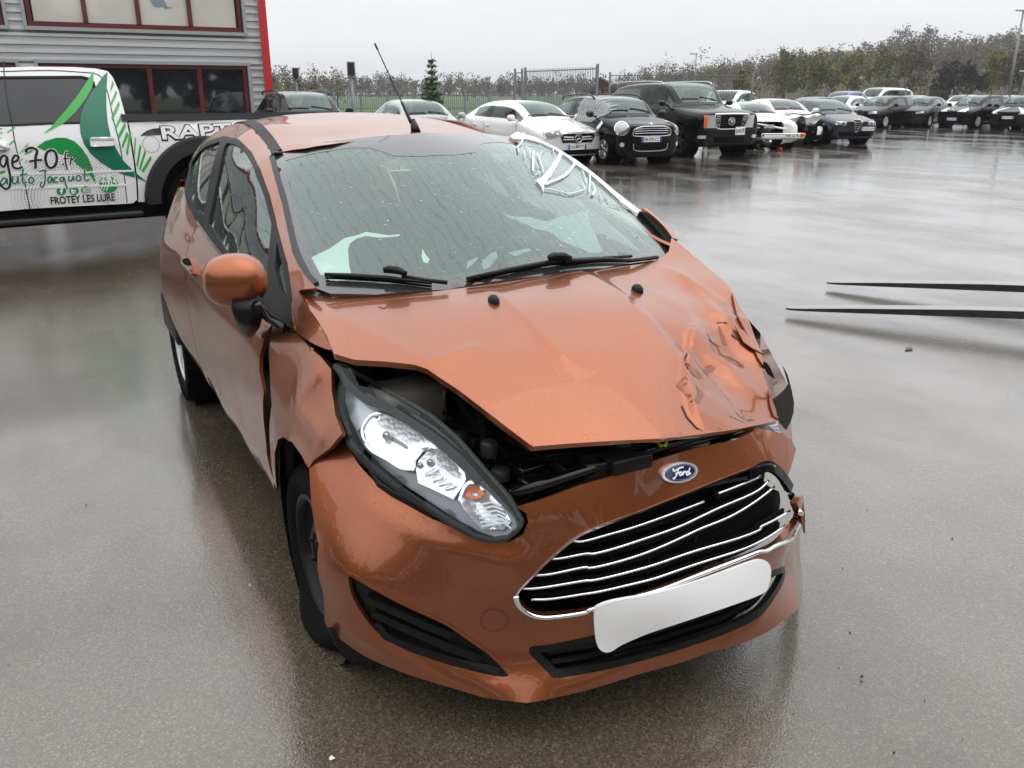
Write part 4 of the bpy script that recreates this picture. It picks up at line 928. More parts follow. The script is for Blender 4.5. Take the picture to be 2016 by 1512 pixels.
bo('corner_post', (.02, yR+.09, 3.9), (.24, .2, 7.8), M['red_post']); bo('end_wall', (-6, yR-.02, 3.8), (11.9, .1, 7.6), M['clad']); bo('parapet', (.06, -5.4, 7.68), (.22, 21.4, .2), M['red_post'])
bo('backing', (-.35, -5.4, 3.8), (.2, 20.9, 7.5), M['inner_dark']); bo('roof', (-6, -5.4, 7.5), (11.9, 20.9, .15), M['alu'])
def window(y0, y1, z0, z1, nm, pane, mull):
    w = bo(nm, (-.14, (y0+y1)/2, (z0+z1)/2), (.06, y1-y0, z1-z0), M['inner_dark'])
    for (c, d) in (((.02, (y0+y1)/2, z0-.05), (.16, y1-y0+.24, .09)), ((.02, (y0+y1)/2, z1+.05), (.14, y1-y0+.24, .09)), ((.02, y0-.075, (z0+z1)/2), (.14, .09, z1-z0)), ((.02, y1+.075, (z0+z1)/2), (.14, .09, z1-z0))): bo('surround', c, d, M['alu'], w)
    for (c, d) in (((-.04, (y0+y1)/2, z0+.06), (.09, y1-y0, .13)), ((-.04, (y0+y1)/2, z1-.05), (.09, y1-y0, .1)), ((-.04, y0+.05, (z0+z1)/2), (.088, .1, z1-z0-.01)), ((-.04, y1-.05, (z0+z1)/2), (.088, .1, z1-z0-.01))): bo('frame', c, d, M['red_frame'], w)
    ys = [y0+.1]+list(mull)+[y1-.1]
    for y in mull: bo('mullion', (-.038, y, (z0+z1)/2), (.086, .12, z1-z0-.2), M['red_frame'], w)
    for a, b in zip(ys[:-1], ys[1:]): bo('pane', (-.075, (a+b)/2, (z0+z1)/2), (.02, b-a-.10, z1-z0-.2), pane, w)
    return w
WU = window(yl0, yl1, ZU, ZT, 'upper_window', M['pane_up'], (.46, 1.80, 3.16))
window(-6.6, -1.50, ZU, ZT, 'upper_window', M['pane_up'], (-5.2, -3.9, -2.7))
window(yl0+.1, yl1, .35, ZL, 'lower_window', M['pane_low'], (.52, 1.89, 3.24)); window(-6.6, -1.42, .35, ZL, 'lower_window', M['pane_low'], (-5.2, -3.9, -2.7))
window(-13, -7.2, ZU, ZT, 'upper_window', M['pane_up'], (-11.5, -10, -8.6)); window(-13, -7.2, .35, ZL, 'lower_window', M['pane_low'], (-11.5, -10, -8.6))
def flat_poly(name, s, x, m, par, th=.004, conv=None):
    P = [on(*(conv(u, v) if conv else (u, v)), 'x', XF+x) for u, v in px(s)]
    o = poly3(name, P, m, par, th); 
    for v in o.data.vertices: v.co -= Vector((XF, 0, 0))
    return o
M['sticker'] = mat('sticker', (.22, .25, .29), .4)
flat_poly('window_sticker', '296 2,303 12,312 14,322 13,325 18,332 16,340 13,330 14,326 4,318 -4,300 -8', -.055, M['sticker'], WU)

# ------------------------------------------------------------------ white pickup with green lettering
PO = np.array((-7.356, -1.72, .5)); P1 = np.array((-.121, .9926, 0)); P3 = np.array((.9926, .121, 0))
TR = Surf('p', TPS([(a, b, h) for a in (-4, -2, 0, 1, 2.5, 4.5) for b, h in ((-.15, -.03), (.0, .0), (.25, .025), (.45, .04), (.65, .03), (.82, .0), (1.1, -.09), (1.32, -.17))], 1e-4), PO, P1, (0, 0, 1), P3)
M['truck_white'] = mat('truck_white', (.86, .865, .87), .3, coat=1.0); M['vinyl_dark'] = mat('vinyl_dark', (.0, .16, .085), .3, coat=.6); M['vinyl_mid'] = mat('vinyl_mid', (.0, .27, .055), .3, coat=.6)
M['vinyl_light'] = mat('vinyl_light', (.035, .40, .055), .3, coat=.6); M['vinyl_ink'] = mat('vinyl_ink', (.012, .014, .015), .35); M['privacy'] = mat('privacy_glass', (.02, .021, .023), .05, coat=.5); M['flare'] = mat('flare_plastic', (.022, .023, .025), .6, spec=.3)
TRK = thing('pickup_truck', 'white pickup with green vinyl graphics and dark wheel arch flares in front of the building', 'pickup truck')
def zt(s): return [(u/4.725, 120+v/4.725) for u, v in px(s)]
HT_ = lambda s: TR.trace(zt(s), t0=6, t1=14)
HP = lambda s: TR.trace(px(s), t0=6, t1=14)
cab_r = HP('190 135,212 140,222 152,233 177,243 213,250 238,251 245,257 281,263 319,268 359,270 393,262 400')
cab_t = HP('0 133,63 131,148 132'); cab_b = HP('250 401,148 406,57 411,0 416')
zr_ = cab_t[0][1]; zb_ = cab_b[-1][1]
cab_o = [(-2.75, zb_+.02), (-2.75, .80), (-1.9, .83), (-1.05, zr_-.08), (-.5, zr_-.01)]+[tuple(p) for p in cab_t]+[tuple(p) for p in cab_r]+[tuple(p) for p in cab_b]
wr = HP('33 152,161 151,176 155,184 162,190 183,199 222,198 230,186 237,161 242,106 243,20 247')
win_h = [(-1.75, wr[-1][1]+.0), (-1.70, wr[-1][1]+.04), (-.95, wr[0][1]-.02)]+[tuple(p) for p in wr]
CABP = panel('cab', TR, cab_o, M['truck_white'], TRK, holes=[win_h], res=.10, thick=.05)
panel('cab_shell', TR, np.array(cab_o)*(.985, .985), M['truck_white'], TRK, res=.2, off=-.10, thick=1.7)
panel('side_window', TR, win_h, M['privacy'], TRK, res=.12, off=-.012, thick=0)
strip('window_seal', TR, np.array(win_h+win_h[:1]), .02, M['black_plastic'], TRK, -.002, .004)
bed_o = [tuple(p) for p in HP('253 241,300 239,400 237')]
zbt = bed_o[-1][1]; arc_c = (TR.trace([(398, 395)], t0=6, t1=14)[0]); AC = (arc_c[0]+.07, .0)
ar = lambda R, a0, a1, n=24: [(AC[0]+R*math.cos(q), AC[1]+R*.98*math.sin(q)) for q in np.linspace(a0, a1, n)]
bed_o += [(3.6, zbt), (3.62, .1), (AC[0]+.60, .02)]+ar(.56, .03, math.pi-.03)+[tuple(p) for p in HP('295 398,272 397')]+[tuple(p) for p in HP('270 393,268 359,263 319,257 281,251 246')+np.array((.018, 0))]
BED = panel('cargo_bed', TR, bed_o, M['truck_white'], TRK, res=.10, thick=.08)
panel('bed_shell', TR, [(1.3, .1), (1.3, zbt-.05), (3.55, zbt-.05), (3.55, .1)], M['black_matte'], TRK, res=.3, off=-.12, thick=1.6)
strip('bed_rail', TR, np.array([(1.22, zbt+.036), (3.62, zbt+.036)]), .066, M['dark_grey_plastic'], TRK, -.03, .05)
FL = panel('wheel_flare', TR, ar(.645, -.02, math.pi+.02)+ar(.51, math.pi+.02, -.02), M['flare'], TRK, res=.06, off=.06, thick=.10)
V, F_ = tube_vf(TR.at(np.array(ar(.64, 0, math.pi)), .03), .03, 8); obj('flare_lip', V, F_, M['flare'], FL)
tc_ = TR.at([(AC[0], -.06)])[0]
wheel('wheel', TRK, tc_-P3*.17+np.array((0, 0, 0)), .44, .30, .23, 1, 'alloy', 6, steer=math.atan2(P3[1], P3[0])-math.pi/2, rim_m=M['dark_steel'])
wheel('wheel', TRK, TR.at([(-2.35, -.06)])[0]-P3*.17, .44, .30, .23, 1, 'alloy', 6, steer=math.atan2(P3[1], P3[0])-math.pi/2, rim_m=M['dark_steel'])
mid_ = lambda a, b, h: PO+P1*a+np.array((0, 0, b))+P3*h
RT = np.column_stack([P1, P3, (0, 0, 1)])
obj('wheel_arch', *box_vf(mid_(AC[0], .26, -.55), (1.2, .9, .62), RT), M['black_matte'], TRK, False)
obj('chassis', *box_vf(mid_(.4, -.06, -.95), (6.2, 1.5, .24), RT), M['black_matte'], TRK, False)
obj('side_step', *box_vf(mid_(-.25, -.105, -.03), (3.1, .12, .05), RT, .02), M['dark_grey_plastic'], TRK)
obj('sill', *box_vf(mid_(-.2, -.06, -.14), (3.2, .14, .12), RT), M['black_matte'], TRK, False)
obj('bonnet', *box_vf(mid_(-3.55, .45, -1.0), (1.7, 1.8, .72), RT, .12), M['truck_white'], TRK)
for s_ in ('8 120,8 145,14 194,23 238,29 279,40 323,49 363,59 412', '184 144,199 152,212 183,224 238,235 281,243 332,250 399', '0 141,100 139,184 144'):
    strip('door_gap', TR, spline(HP(s_), 4), .010, M['vinyl_ink'], CABP, .0005, .0008)
strip('cab_gap', TR, HP('251 245,257 281,263 319,268 359,270 394')+np.array((.008, 0)), .02, M['black_matte'], TRK, -.02, .004)
for s_ in ('0 345,100 341,200 338,262 336', '0 372,100 369,250 364'): strip('pressing', TR, HP(s_), .02, M['truck_white'], CABP, .002, .003)
for s_ in ('833 722,845 712,1035 710,1050 722,1052 780,1040 792,850 798,836 790', '-60 765,70 760,80 770,82 815,70 825,-60 832'):
    h = panel('door_handle', TR, HT_(s_), M['truck_white'], CABP, res=.03, off=.045, thick=.045)
    strip('handle_cap', TR, HT_(s_.split(',')[0]+','+s_.split(',')[3])+np.array((0, -.012)), .02, M['satin_silver'], h, .046, .004)
cc = HT_('1405 775')[0]; strip('fuel_cap', TR, np.array([(cc[0]+.082*math.cos(t), cc[1]+.082*math.sin(t)) for t in np.linspace(0, 2*math.pi, 33)[:-1]]), .006, M['alu'], BED, .001, .001, closed=True)
def dec(name, s, m, off=.003, par=CABP, ht=True): return panel(name, TR, (HT_ if ht else HP)(s), m, par, res=.08, off=off, thick=.0008)
dec('graphic_band', '1000 100,960 140,890 240,840 310,780 420,750 510,742 600,750 680,780 770,840 860,930 940,1040 1010,1140 1055,1255 1085,1250 1030,1150 930,1080 820,1030 700,1000 560,990 430,988 300', M['vinyl_dark'])
dec('graphic_band', '1262 1085,1370 1130,1262 1038', M['vinyl_dark'], par=BED)
dec('graphic_leaf', '865 100,870 180,850 260,800 350,700 480,600 575,400 680,480 610,510 575,600 470,700 350,790 220', M['vinyl_light'], .004)
for s_ in ('1045 180,1060 215,1025 300,1030 250', '1080 270,1090 300,1030 440,1022 410', '1105 370,1115 410,1045 560,1035 520', '1135 480,1142 520,1075 650,1065 620', '1160 570,1172 610,1105 735,1095 700', '1180 655,1195 690,1142 815,1132 785', '1205 640,1222 670,1187 885,1172 855'): dec('graphic_stripe', s_, M['vinyl_light'])
for s_ in ('1255 700,1265 735,1250 920,1246 870', '1300 770,1315 800,1280 990,1268 965', '1345 825,1358 855,1305 1020,1292 1000', '1400 880,1412 910,1335 1040,1315 1020'): dec('graphic_stripe', s_, M['vinyl_light'], par=BED)
dec('graphic_arc', '340 800,420 745,520 715,610 715,690 745,760 810,820 900,860 1000,890 1140,850 1080,760 1000,690 940,600 880,540 860,430 840', M['vinyl_mid'], .003)
for s_ in ('-40 640,20 620,18 632,-40 655', '60 665,140 610,140 622,75 670', '-40 700,20 655,22 668', '-30 740,15 705,15 716', '80 775,140 722,138 740,90 785', '0 860,60 822,40 845', '170 870,240 790,265 758,258 790,215 835', '210 880,320 810,290 850', '190 925,215 908,205 928', '225 950,255 915,250 935', '-10 1030,50 1015,45 1040,-10 1065'): dec('graphic_brush', s_, M['vinyl_light'], .0035)
def stroke(s, w, m, off=.005, name='lettering', par=None):
    L = HT_(s); L = spline(L, 5) if len(L) > 2 else L
    return strip(name, TR, L, w, m, par or CABP, off, .0005)
for s_, w_ in (('60 890,30 880,5 910,0 950,30 985,55 950,65 890,75 980,95 1080,90 1160,60 1190,20 1170,-10 1140', .020), ('115 945,160 925,170 890,140 880,115 920,120 980,160 1000,210 985', .020), ('250 850,240 830,280 810,320 815,345 840,330 900,330 1000', .024), ('270 935,330 925,390 920', .020), ('475 828,510 845,528 900,515 965,475 995,437 970,422 905,438 850,475 828', .024), ('580 955,588 962', .022), ('640 850,615 850,605 890,612 960,628 1010', .015), ('590 910,640 905', .013), ('655 960,660 895,665 920,690 900', .013),
               ('-75 870,-60 960,-60 1000', .02), ('-120 930,-90 900,-75 940,-75 990', .02)):
    stroke(s_, w_+.014, M['truck_white'], .0045, 'lettering_halo'); stroke(s_, w_, M['vinyl_ink'], .0062)
for s_ in ('60 1095,30 1090,5 1130,20 1150,50 1130,62 1095,70 1150', '120 1070,115 1120,130 1140,160 1120,165 1070,170 1140', '215 1000,205 1100,225 1140,245 1120', '185 1060,250 1050', '290 1078,312 1100,300 1132,275 1130,268 1100,290 1078', '365 1030,400 1015,430 1020', '415 1020,420 1100,400 1170,375 1160,385 1120', '480 1080,455 1080,445 1115,465 1130,485 1085,490 1130', '535 1080,510 1085,505 1120,540 1125', '590 1080,565 1085,560 1115,585 1115,592 1080,612 1150,625 1190', '640 1070,640 1110,665 1110,680 1070,685 1110', '730 1060,752 1085,740 1110,715 1108,708 1082,730 1060', '790 1000,785 1080,800 1110,830 1100', '765 1060,830 1050', '-60 1090,-80 1120,-60 1145,-35 1120', '-110 1080,-100 1140,-90 1100'):
    stroke(s_, .022, M['truck_white'], .0045, 'lettering_halo'); stroke(s_, .013, M['vinyl_dark'], .0062)
# front door wording, seen mirrored in the copper car's window
for k, s_ in enumerate(('-1.95 .62,-2.05 .58,-2.03 .50,-1.95 .52,-1.93 .60,-1.90 .78', '-1.80 .56,-1.72 .58,-1.76 .62,-1.82 .57,-1.80 .50,-1.72 .50', '-1.62 .62,-1.63 .38', '-1.62 .60,-1.53 .62,-1.52 .53,-1.61 .51', '-1.40 .62,-1.48 .58,-1.44 .50,-1.37 .60,-1.36 .50', '-1.28 .62,-1.28 .50', '-1.28 .58,-1.20 .62,-1.18 .50', '-1.10 .62,-1.10 .50', '-1.10 .58,-1.02 .62,-1.00 .50', '-.88 .62,-.95 .58,-.92 .50,-.85 .60,-.84 .50')):
    L = np.array([tuple(map(float, q.split())) for q in s_.split(',')]); strip('lettering', TR, spline(L, 4) if len(L) > 2 else L, .024, M['vinyl_ink'], CABP, .005, .0005)
panel('graphic_arc', TR, [(-2.7, .75), (-2.2, .82), (-1.7, .80), (-1.3, .70), (-1.05, .55), (-1.3, .64), (-1.7, .68), (-2.2, .66)], M['vinyl_mid'], CABP, res=.1, off=.003, thick=.0008)
def disc(u, v, ru, rv, m, off=.004, name='icon_disc', par=CABP):
    return panel(name, TR, TR.trace([(uu/4.725, 120+vv/4.725) for uu, vv in ell(u, v, ru, rv, 0, 26)], t0=6, t1=14), m, par, res=.05, off=off, thick=.0008)
for u in (570, 688, 798):
    d_ = disc(u, 1210-(u-570)*.03, 44, 38, M['vinyl_mid'])
for s_ in ('585 1190,572 1190,570 1210,570 1235', '555 1212,585 1210', '668 1190,672 1225,700 1225', '668 1207,705 1205'): stroke(s_, .014, M['white_plate'], .0062, 'icon_mark')
stroke('775 1185,822 1182,822 1228,775 1230,775 1185', .007, M['white_plate'], .0062, 'icon_mark'); stroke('798 1193,812 1206,798 1220,785 1206,798 1193', .007, M['white_plate'], .0062, 'icon_mark')
disc(1010, 1150, 88, 76, M['vinyl_mid'], .0045)
def txt_mesh(s, bold=.0, spacing=1.0):
    cu = bpy.data.curves.new('t', 'FONT'); cu.body = s; cu.size = 1; cu.offset = bold; cu.space_character = spacing; cu.resolution_u = 3
    o = bpy.data.objects.new('t', cu); COL.objects.link(o); bpy.context.view_layer.update()
    me = o.to_mesh(); V = np.array([v.co[:2] for v in me.vertices]); F_ = [tuple(p.vertices) for p in me.polygons]; o.to_mesh_clear()
    bpy.data.objects.remove(o); bpy.data.curves.remove(cu); return V, F_
def txt_on(sf, s, A, B, hgt, m, par, off, name='lettering', bold=0.0, shear=0.0, trace=None):
    """flat lettering on a surface; A, B surface parameters of the ends of the baseline, hgt = cap height"""
    V, F_ = txt_mesh(s, bold); V = V-V.min(0); V /= V.max(0); A, B = np.array(A), np.array(B); d = B-A; n = np.array((-d[1], d[0])); n /= np.linalg.norm(n)
    ab = A+V[:, :1]*d+V[:, 1:]*hgt*(n+shear*d/np.linalg.norm(d)); P = sf.at(ab, off)
    return obj(name, P, F_, m, par, False)
A_, B_ = HT_('475 1335,1072 1298'); txt_on(TR, 'FROTEY LES LURE', A_, B_, .076, M['vinyl_ink'], CABP, .006, bold=.02)
A_, B_ = HT_('935 1130,1035 1115'); txt_on(TR, '24', A_, B_, .07, M['white_plate'], CABP, .0062, bold=.02, shear=.1)
A_, B_ = HT_('1005 1165,1090 1150'); txt_on(TR, '/24', A_, B_, .08, M['white_plate'], CABP, .0062, bold=.02)
A_, B_ = HT_('930 1200,1010 1215'); txt_on(TR, '7/7', A_, B_, .11, M['white_plate'], CABP, .0062, bold=.01)
A_, B_ = HP('313 274,400 270')
A_ = HP('320 274')[0]; B_ = A_+(B_-A_)*2.85
panel('badge_panel', TR, HT_('1308 697,1335 668,1370 646,1420 630,1500 622,1510 690'), M['dark_grey_plastic'], BED, res=.1, off=.002, thick=.0008)
txt_on(TR, 'RAPTOR', A_+np.array((-.012, -.024)), B_+np.array((.02, -.02)), .162, M['vinyl_ink'], BED, .004, bold=.06); txt_on(TR, 'RAPTOR', A_+np.array((0, -.006)), B_, .135, M['truck_white'], BED, .008, bold=.02)
mb = MB()
for r in np.arange(.20, .52, .028):
    for q in np.arange(-.3, 3.5, .028/r*1.0):
        c = HT_('640 1210')[0]+np.array((r*math.cos(q)*1.0, r*math.sin(q)*.85-.05)); sz = .0058*(1-abs(r-.36)/.24)+.002
        if c[1] < .02: continue
        P = TR.at(np.array([c+(sz, 0), c+(0, sz), c-(sz, 0), c-(0, sz)]), .0042); mb.add(P, [(0, 1, 2, 3)])
mb.build('halftone_dots', M['sticker'], CABP, False, 'stuff')

# ------------------------------------------------------------------ fork tines lying on the yard
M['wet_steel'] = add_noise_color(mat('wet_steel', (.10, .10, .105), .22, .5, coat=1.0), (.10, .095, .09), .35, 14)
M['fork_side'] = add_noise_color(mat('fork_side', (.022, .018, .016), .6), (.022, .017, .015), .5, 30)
def tine(label, tip, end, w):
    tip, end = np.array(tip), np.array(end); d = end-tip; L = np.linalg.norm(d[:2]); d2 = d[:2]/L; s = np.array((-d2[1], d2[0])); t = thing('fork_tine', label, 'fork tine', (tip[0], tip[1], 0))
    V = []; prof = [(0, .35, .012), (.04, .75, .014), (.12, .92, .018), (.45, 1.0, .032), (1.2, 1.0, .052), (L, 1.0, .058)]
    for x, k, h in prof:
        z0 = tip[2]-.008+(end[2]-tip[2])*x/L; c = d2*x
        for sy, zz in ((-1, z0), (-1, z0+h), (1, z0+h), (1, z0)): V.append((c[0]+s[0]*sy*w/2*k, c[1]+s[1]*sy*w/2*k, zz))
    F2 = [(0, 1, 2, 3)]; top = []
    for i in range(len(prof)-1):
        for a, b in ((0, 1), (2, 3), (3, 0)): F2.append((4*i+a, 4*i+4+a, 4*i+4+b, 4*i+b))
        top.append((4*i+1, 4*i+5, 4*i+6, 4*i+2))
    obj('blade', V, F2, M['fork_side'], t, False)
    T = [(x, y, z+.001) for x, y, z in V]; used = sorted({i for f in top for i in f}); mp_ = {i: k for k, i in enumerate(used)}
    obj('wet_top', [T[i] for i in used], [tuple(mp_[i] for i in f) for f in top], M['wet_steel'], t, False)
f1, f2 = on(1628, 555, 'z', .05), on(2016, 570, 'z', .13); tine('farther steel fork tine lying on the wet tarmac, tip towards the bonnet', f1, f1+(f2-f1)*1.6, .15)
f1, f2 = on(1548, 606, 'z', .05), on(2016, 622, 'z', .13); tine('nearer steel fork tine lying on the wet tarmac', f1, f1+(f2-f1)*1.6, .13)

# ------------------------------------------------------------------ fences, lamps
M['galv'] = mat('galvanised', (.22, .23, .24), .5, .5); M['fence_green'] = mat('fence_wire', (.10, .12, .11), .6); M['grey_post'] = mat('grey_post', (.20, .21, .22), .5)
def place(u, d):                                       # ground point on a bearing at a distance
    g = sight(u, 183); g = g[:2]/np.hypot(g[0], g[1]); return np.array((CP[0]+g[0]*d, CP[1]+g[1]*d, 0))
def zat(v, d): return CP[2]+(183-v)/1761*d
def mesh_fence(label, A, B, h, npan, sp=.1, group=None, rails=(.1, .5, 1.0), gate=False):
    t = thing('mesh_fence', label, 'fence', tuple(A), 0, group); d = (B-A)
    for k in range(npan+1): obj('fence_post', *box_vf(d*k/npan+np.array((0, 0, h/2+.04)), (.07, .07, h+.08)), M['grey_post'], t, False)
    for k in range(npan):
        mb = MB(); a, b = d*k/npan, d*(k+1)/npan; L = np.linalg.norm(b-a); n = int(L/sp)
        for j in range(1, n): p = a+(b-a)*j/n; mb.box(p+np.array((0, 0, h/2)), (.012, .012, h))
        for r in rails:
            mb.tube([a+np.array((0, 0, h*r)), b+np.array((0, 0, h*r))], .018 if gate else .012, 5)
        mb.build('wire_panel', M['fence_green'], t, False)
    return t
mesh_fence('low wire mesh boundary fence behind the parked cars at the left', place(545, 36), place(1012, 38), 1.66, 9, .09, rails=(.02, .3, .6, .9, .98))
mesh_fence('tall grey steel site fence panel beside the small spruce', place(1034, 34), place(1175, 30), 2.42, 1, .10, rails=(.01, .42, .97), gate=True)
mesh_fence('narrow steel gate leaf left of the tall site fence panel', place(1014, 35), place(1028, 35), 2.40, 1, .2, rails=(.05, .97), gate=True)
mesh_fence('steel site fence behind the big black off-roader', place(1200, 42), place(1345, 41), 2.42, 1, .14, rails=(.01, .45, .97), gate=True)
mesh_fence('steel site fence ending beside the wrecked white cars', place(1350, 41), place(1480, 39), 2.35, 1, .14, rails=(.01, .97), gate=True)
mesh_fence('long low wire mesh fence along the far side of the yard', place(1480, 78), place(2200, 66), 1.75, 16, .14, rails=(.02, .5, .98))
WL = thing('low_wall', 'pale concrete wall behind the fence at the far right', 'wall', tuple(place(1870, 82)))
d = place(2200, 80)-place(1870, 82); obj('wall_block', *box_vf(d/2+np.array((0, 0, .72)), (np.linalg.norm(d), .25, 1.44), rotz(math.atan2(d[1], d[0]))), add_noise_color(mat('concrete', (.36, .34, .31), .85), (.36, .34, .31), .1, 2), WL, False)
def lamp(label, u, d, vtop, kind, r=.06, side=1, group=None):
    p = place(u, d); h = zat(vtop, d); t = thing('street_lamp', label, 'street lamp', tuple(p), math.atan2(CR[1], CR[0]), group)
    obj('pole', *tube_vf([(0, 0, 0), (0, 0, h*.5), (0, 0, h)], [r*1.3, r, r*.7], 10), M['galv'], t)
    if kind == 'arm':
        obj('arm', *tube_vf(spline(np.array([(0, 0, h-.1), (side*.12, 0, h+.25), (side*.7, 0, h+.42)]), 5), r*.6, 8), M['galv'], t)
        obj('lamp_head', *box_vf((side*1.0, 0, h+.45), (.75, .26, .13), None, .04), mat('lamp_shell', (.55, .56, .57), .4), t)
    elif kind == 'double':
        obj('lamp_head', *box_vf((-.35, 0, h), (.9, .3, .16), None, .05), mat('lamp_shell', (.6, .6, .6), .4), t); obj('lamp_glass', *box_vf((-.35, 0, h-.09), (.7, .22, .03)), M['dark_glass'], t)
    else:
        hd = obj('lamp_head', *box_vf((0, 0, h+.20), (.23, .12, .40), None, .02), M['galv'], t); obj('lamp_glass', *box_vf((.01, -.065, h+.20), (.18, .02, .32)), M['dark_grey_plastic'], hd, False); obj('bracket', *box_vf((0, 0, h-.04), (.2, .08, .07)), M['galv'], hd)
    return t
lamp('square floodlight on a galvanised post above the grey car', 694, 27, 152, 'flood', .06)
lamp('small dark floodlight on a post beside the red corner post', 585, 34, 158, 'flood', .05)
lamp('curved street lamp far behind the spruce', 920, 190, 150, 'arm', .10)
lamp('thin street lamp above the big black off-roader', 1366, 110, 112, 'double', .08)
lamp('tallest street lamp at the right edge', 1986, 105, 52, 'double', .13)
lamp('short street lamp right of the tallest lamp', 2011, 150, 148, 'double', .08)
lamp('small street lamp against the olive trees', 1574, 190, 162, 'double', .08)
lamp('small street lamp above the blue car', 1693, 190, 157, 'double', .08)
# ------------------------------------------------------------------ parked cars
M['car_black'] = mat('car_black', (.0015, .0015, .002), .15, spec=.18, coat=.2); M['car_white'] = mat('car_white', (.84, .84, .81), .3, coat=1.0); M['car_silver'] = mat('car_silver', (.33, .35, .37), .35, .6, coat=1.0)
M['car_navy'] = mat('car_navy', (.004, .009, .02), .22, .2, coat=.5); M['car_blue'] = mat('car_blue', (.02, .045, .32), .3, coat=1.0); M['car_grey'] = mat('car_grey', (.10, .11, .12), .3, .5, coat=1.0); M['car_dark'] = mat('car_dark', (.004, .0045, .006), .2, spec=.2, coat=.3)
M['lamp_lens'] = mat('lamp_lens', (.62, .64, .66), .12, .35, coat=1.0); M['lamp_mid'] = mat('lamp_mid', (.30, .31, .33), .1, .6, coat=1.0); M['lamp_dark'] = mat('lamp_dark', (.12, .125, .13), .12, .3, coat=1.0)
def shade_patch(bvh, o2, dirn, m, name, par, off=.006, res=.04, holes=(), axes=None, org=6.0):
    """a piece laid on the bodywork: outline in the plane across 'dirn', dropped on to the body"""
    dirn = np.array(dirn, float); dirn /= np.linalg.norm(dirn)
    V2, T = tri_poly(np.array(o2, float), holes, res); e1 = np.cross((0, 0, 1), dirn); e1 /= np.linalg.norm(e1); e2 = np.array((0, 0, 1.0))
    V, ok = [], []
    for a, b in V2:
        h = bvh.ray_cast(Vector(tuple(e1*a+e2*b+dirn*org)), Vector(tuple(-dirn)))
        if h[0] is None: V.append(None)
        else:
            n = h[1] if h[1].dot(Vector(tuple(dirn))) > 0 else -h[1]; V.append(np.array(h[0]+n*off))
    F_ = [f for f in T if all(V[i] is not None for i in f)]
    if not F_: return None
    use = sorted({i for f in F_ for i in f}); mp_ = {i: k for k, i in enumerate(use)}
    return obj(name, [V[i] for i in use], [tuple(mp_[i] for i in f) for f in F_], m, par)
def line_on(bvh, pts2, dirn, w, m, name, par, off=.003, org=6.0):
    dirn = np.array(dirn, float); e1 = np.cross((0, 0, 1), dirn); e1 /= np.linalg.norm(e1); P = []
    L = spline(np.array(pts2, float), 6) if len(pts2) > 2 else np.array([np.array(pts2[0])+(np.array(pts2[1])-np.array(pts2[0]))*t for t in np.linspace(0, 1, 8)])
    for a, b in L:
        h = bvh.ray_cast(Vector(tuple(e1*a+np.array((0, 0, b))+dirn*org)), Vector(tuple(-dirn)))
        if h[0] is not None: P.append(np.array(h[0])+dirn*off)
    if len(P) > 1: return obj(name, *tube_vf(P, w/2, 5), m, par)
def rrect(y, z, w, h, r=.03, n=4):
    o = []
    for cx, cz, a in ((w/2-r, h/2-r, 0), (-w/2+r, h/2-r, 90), (-w/2+r, -h/2+r, 180), (w/2-r, -h/2+r, 270)):
        for k in range(n+1): q = math.radians(a+90*k/n); o.append((y+cx+r*math.cos(q), z+cz+r*math.sin(q)))
    return o
def ell2(y, z, a, b, n=24): return [(y+a*math.cos(t), z+b*math.sin(t)) for t in np.linspace(0, 2*math.pi, n, endpoint=False)]
def plate(par, p, s, w=.52, h=.115, blue=True, tilt=0.0, rz=0.0):
    R = rotz(rz)
    def pt(x, y, z): return np.array(p)+R@np.array((x, y, z))
    o = obj('number_plate', *box_vf(pt(0, 0, 0), (.012, w, h), R), M['white_plate'], par, False)
    if blue:
        for y in (-w/2+.024, w/2-.024): obj('plate_band', *box_vf(pt(.003, y, 0), (.012, .046, h-.004), R), M['plate_blue'], o, False)
    V, F_ = txt_mesh(s, .02); V = V-V.min(0); V /= V.max(0); wt = w-(.13 if blue else .04)
    obj('lettering', [pt(.0085, (v[0]-.5)*wt, (v[1]-.5)*h*.66) for v in V], F_, M['ink'], o, False); return o
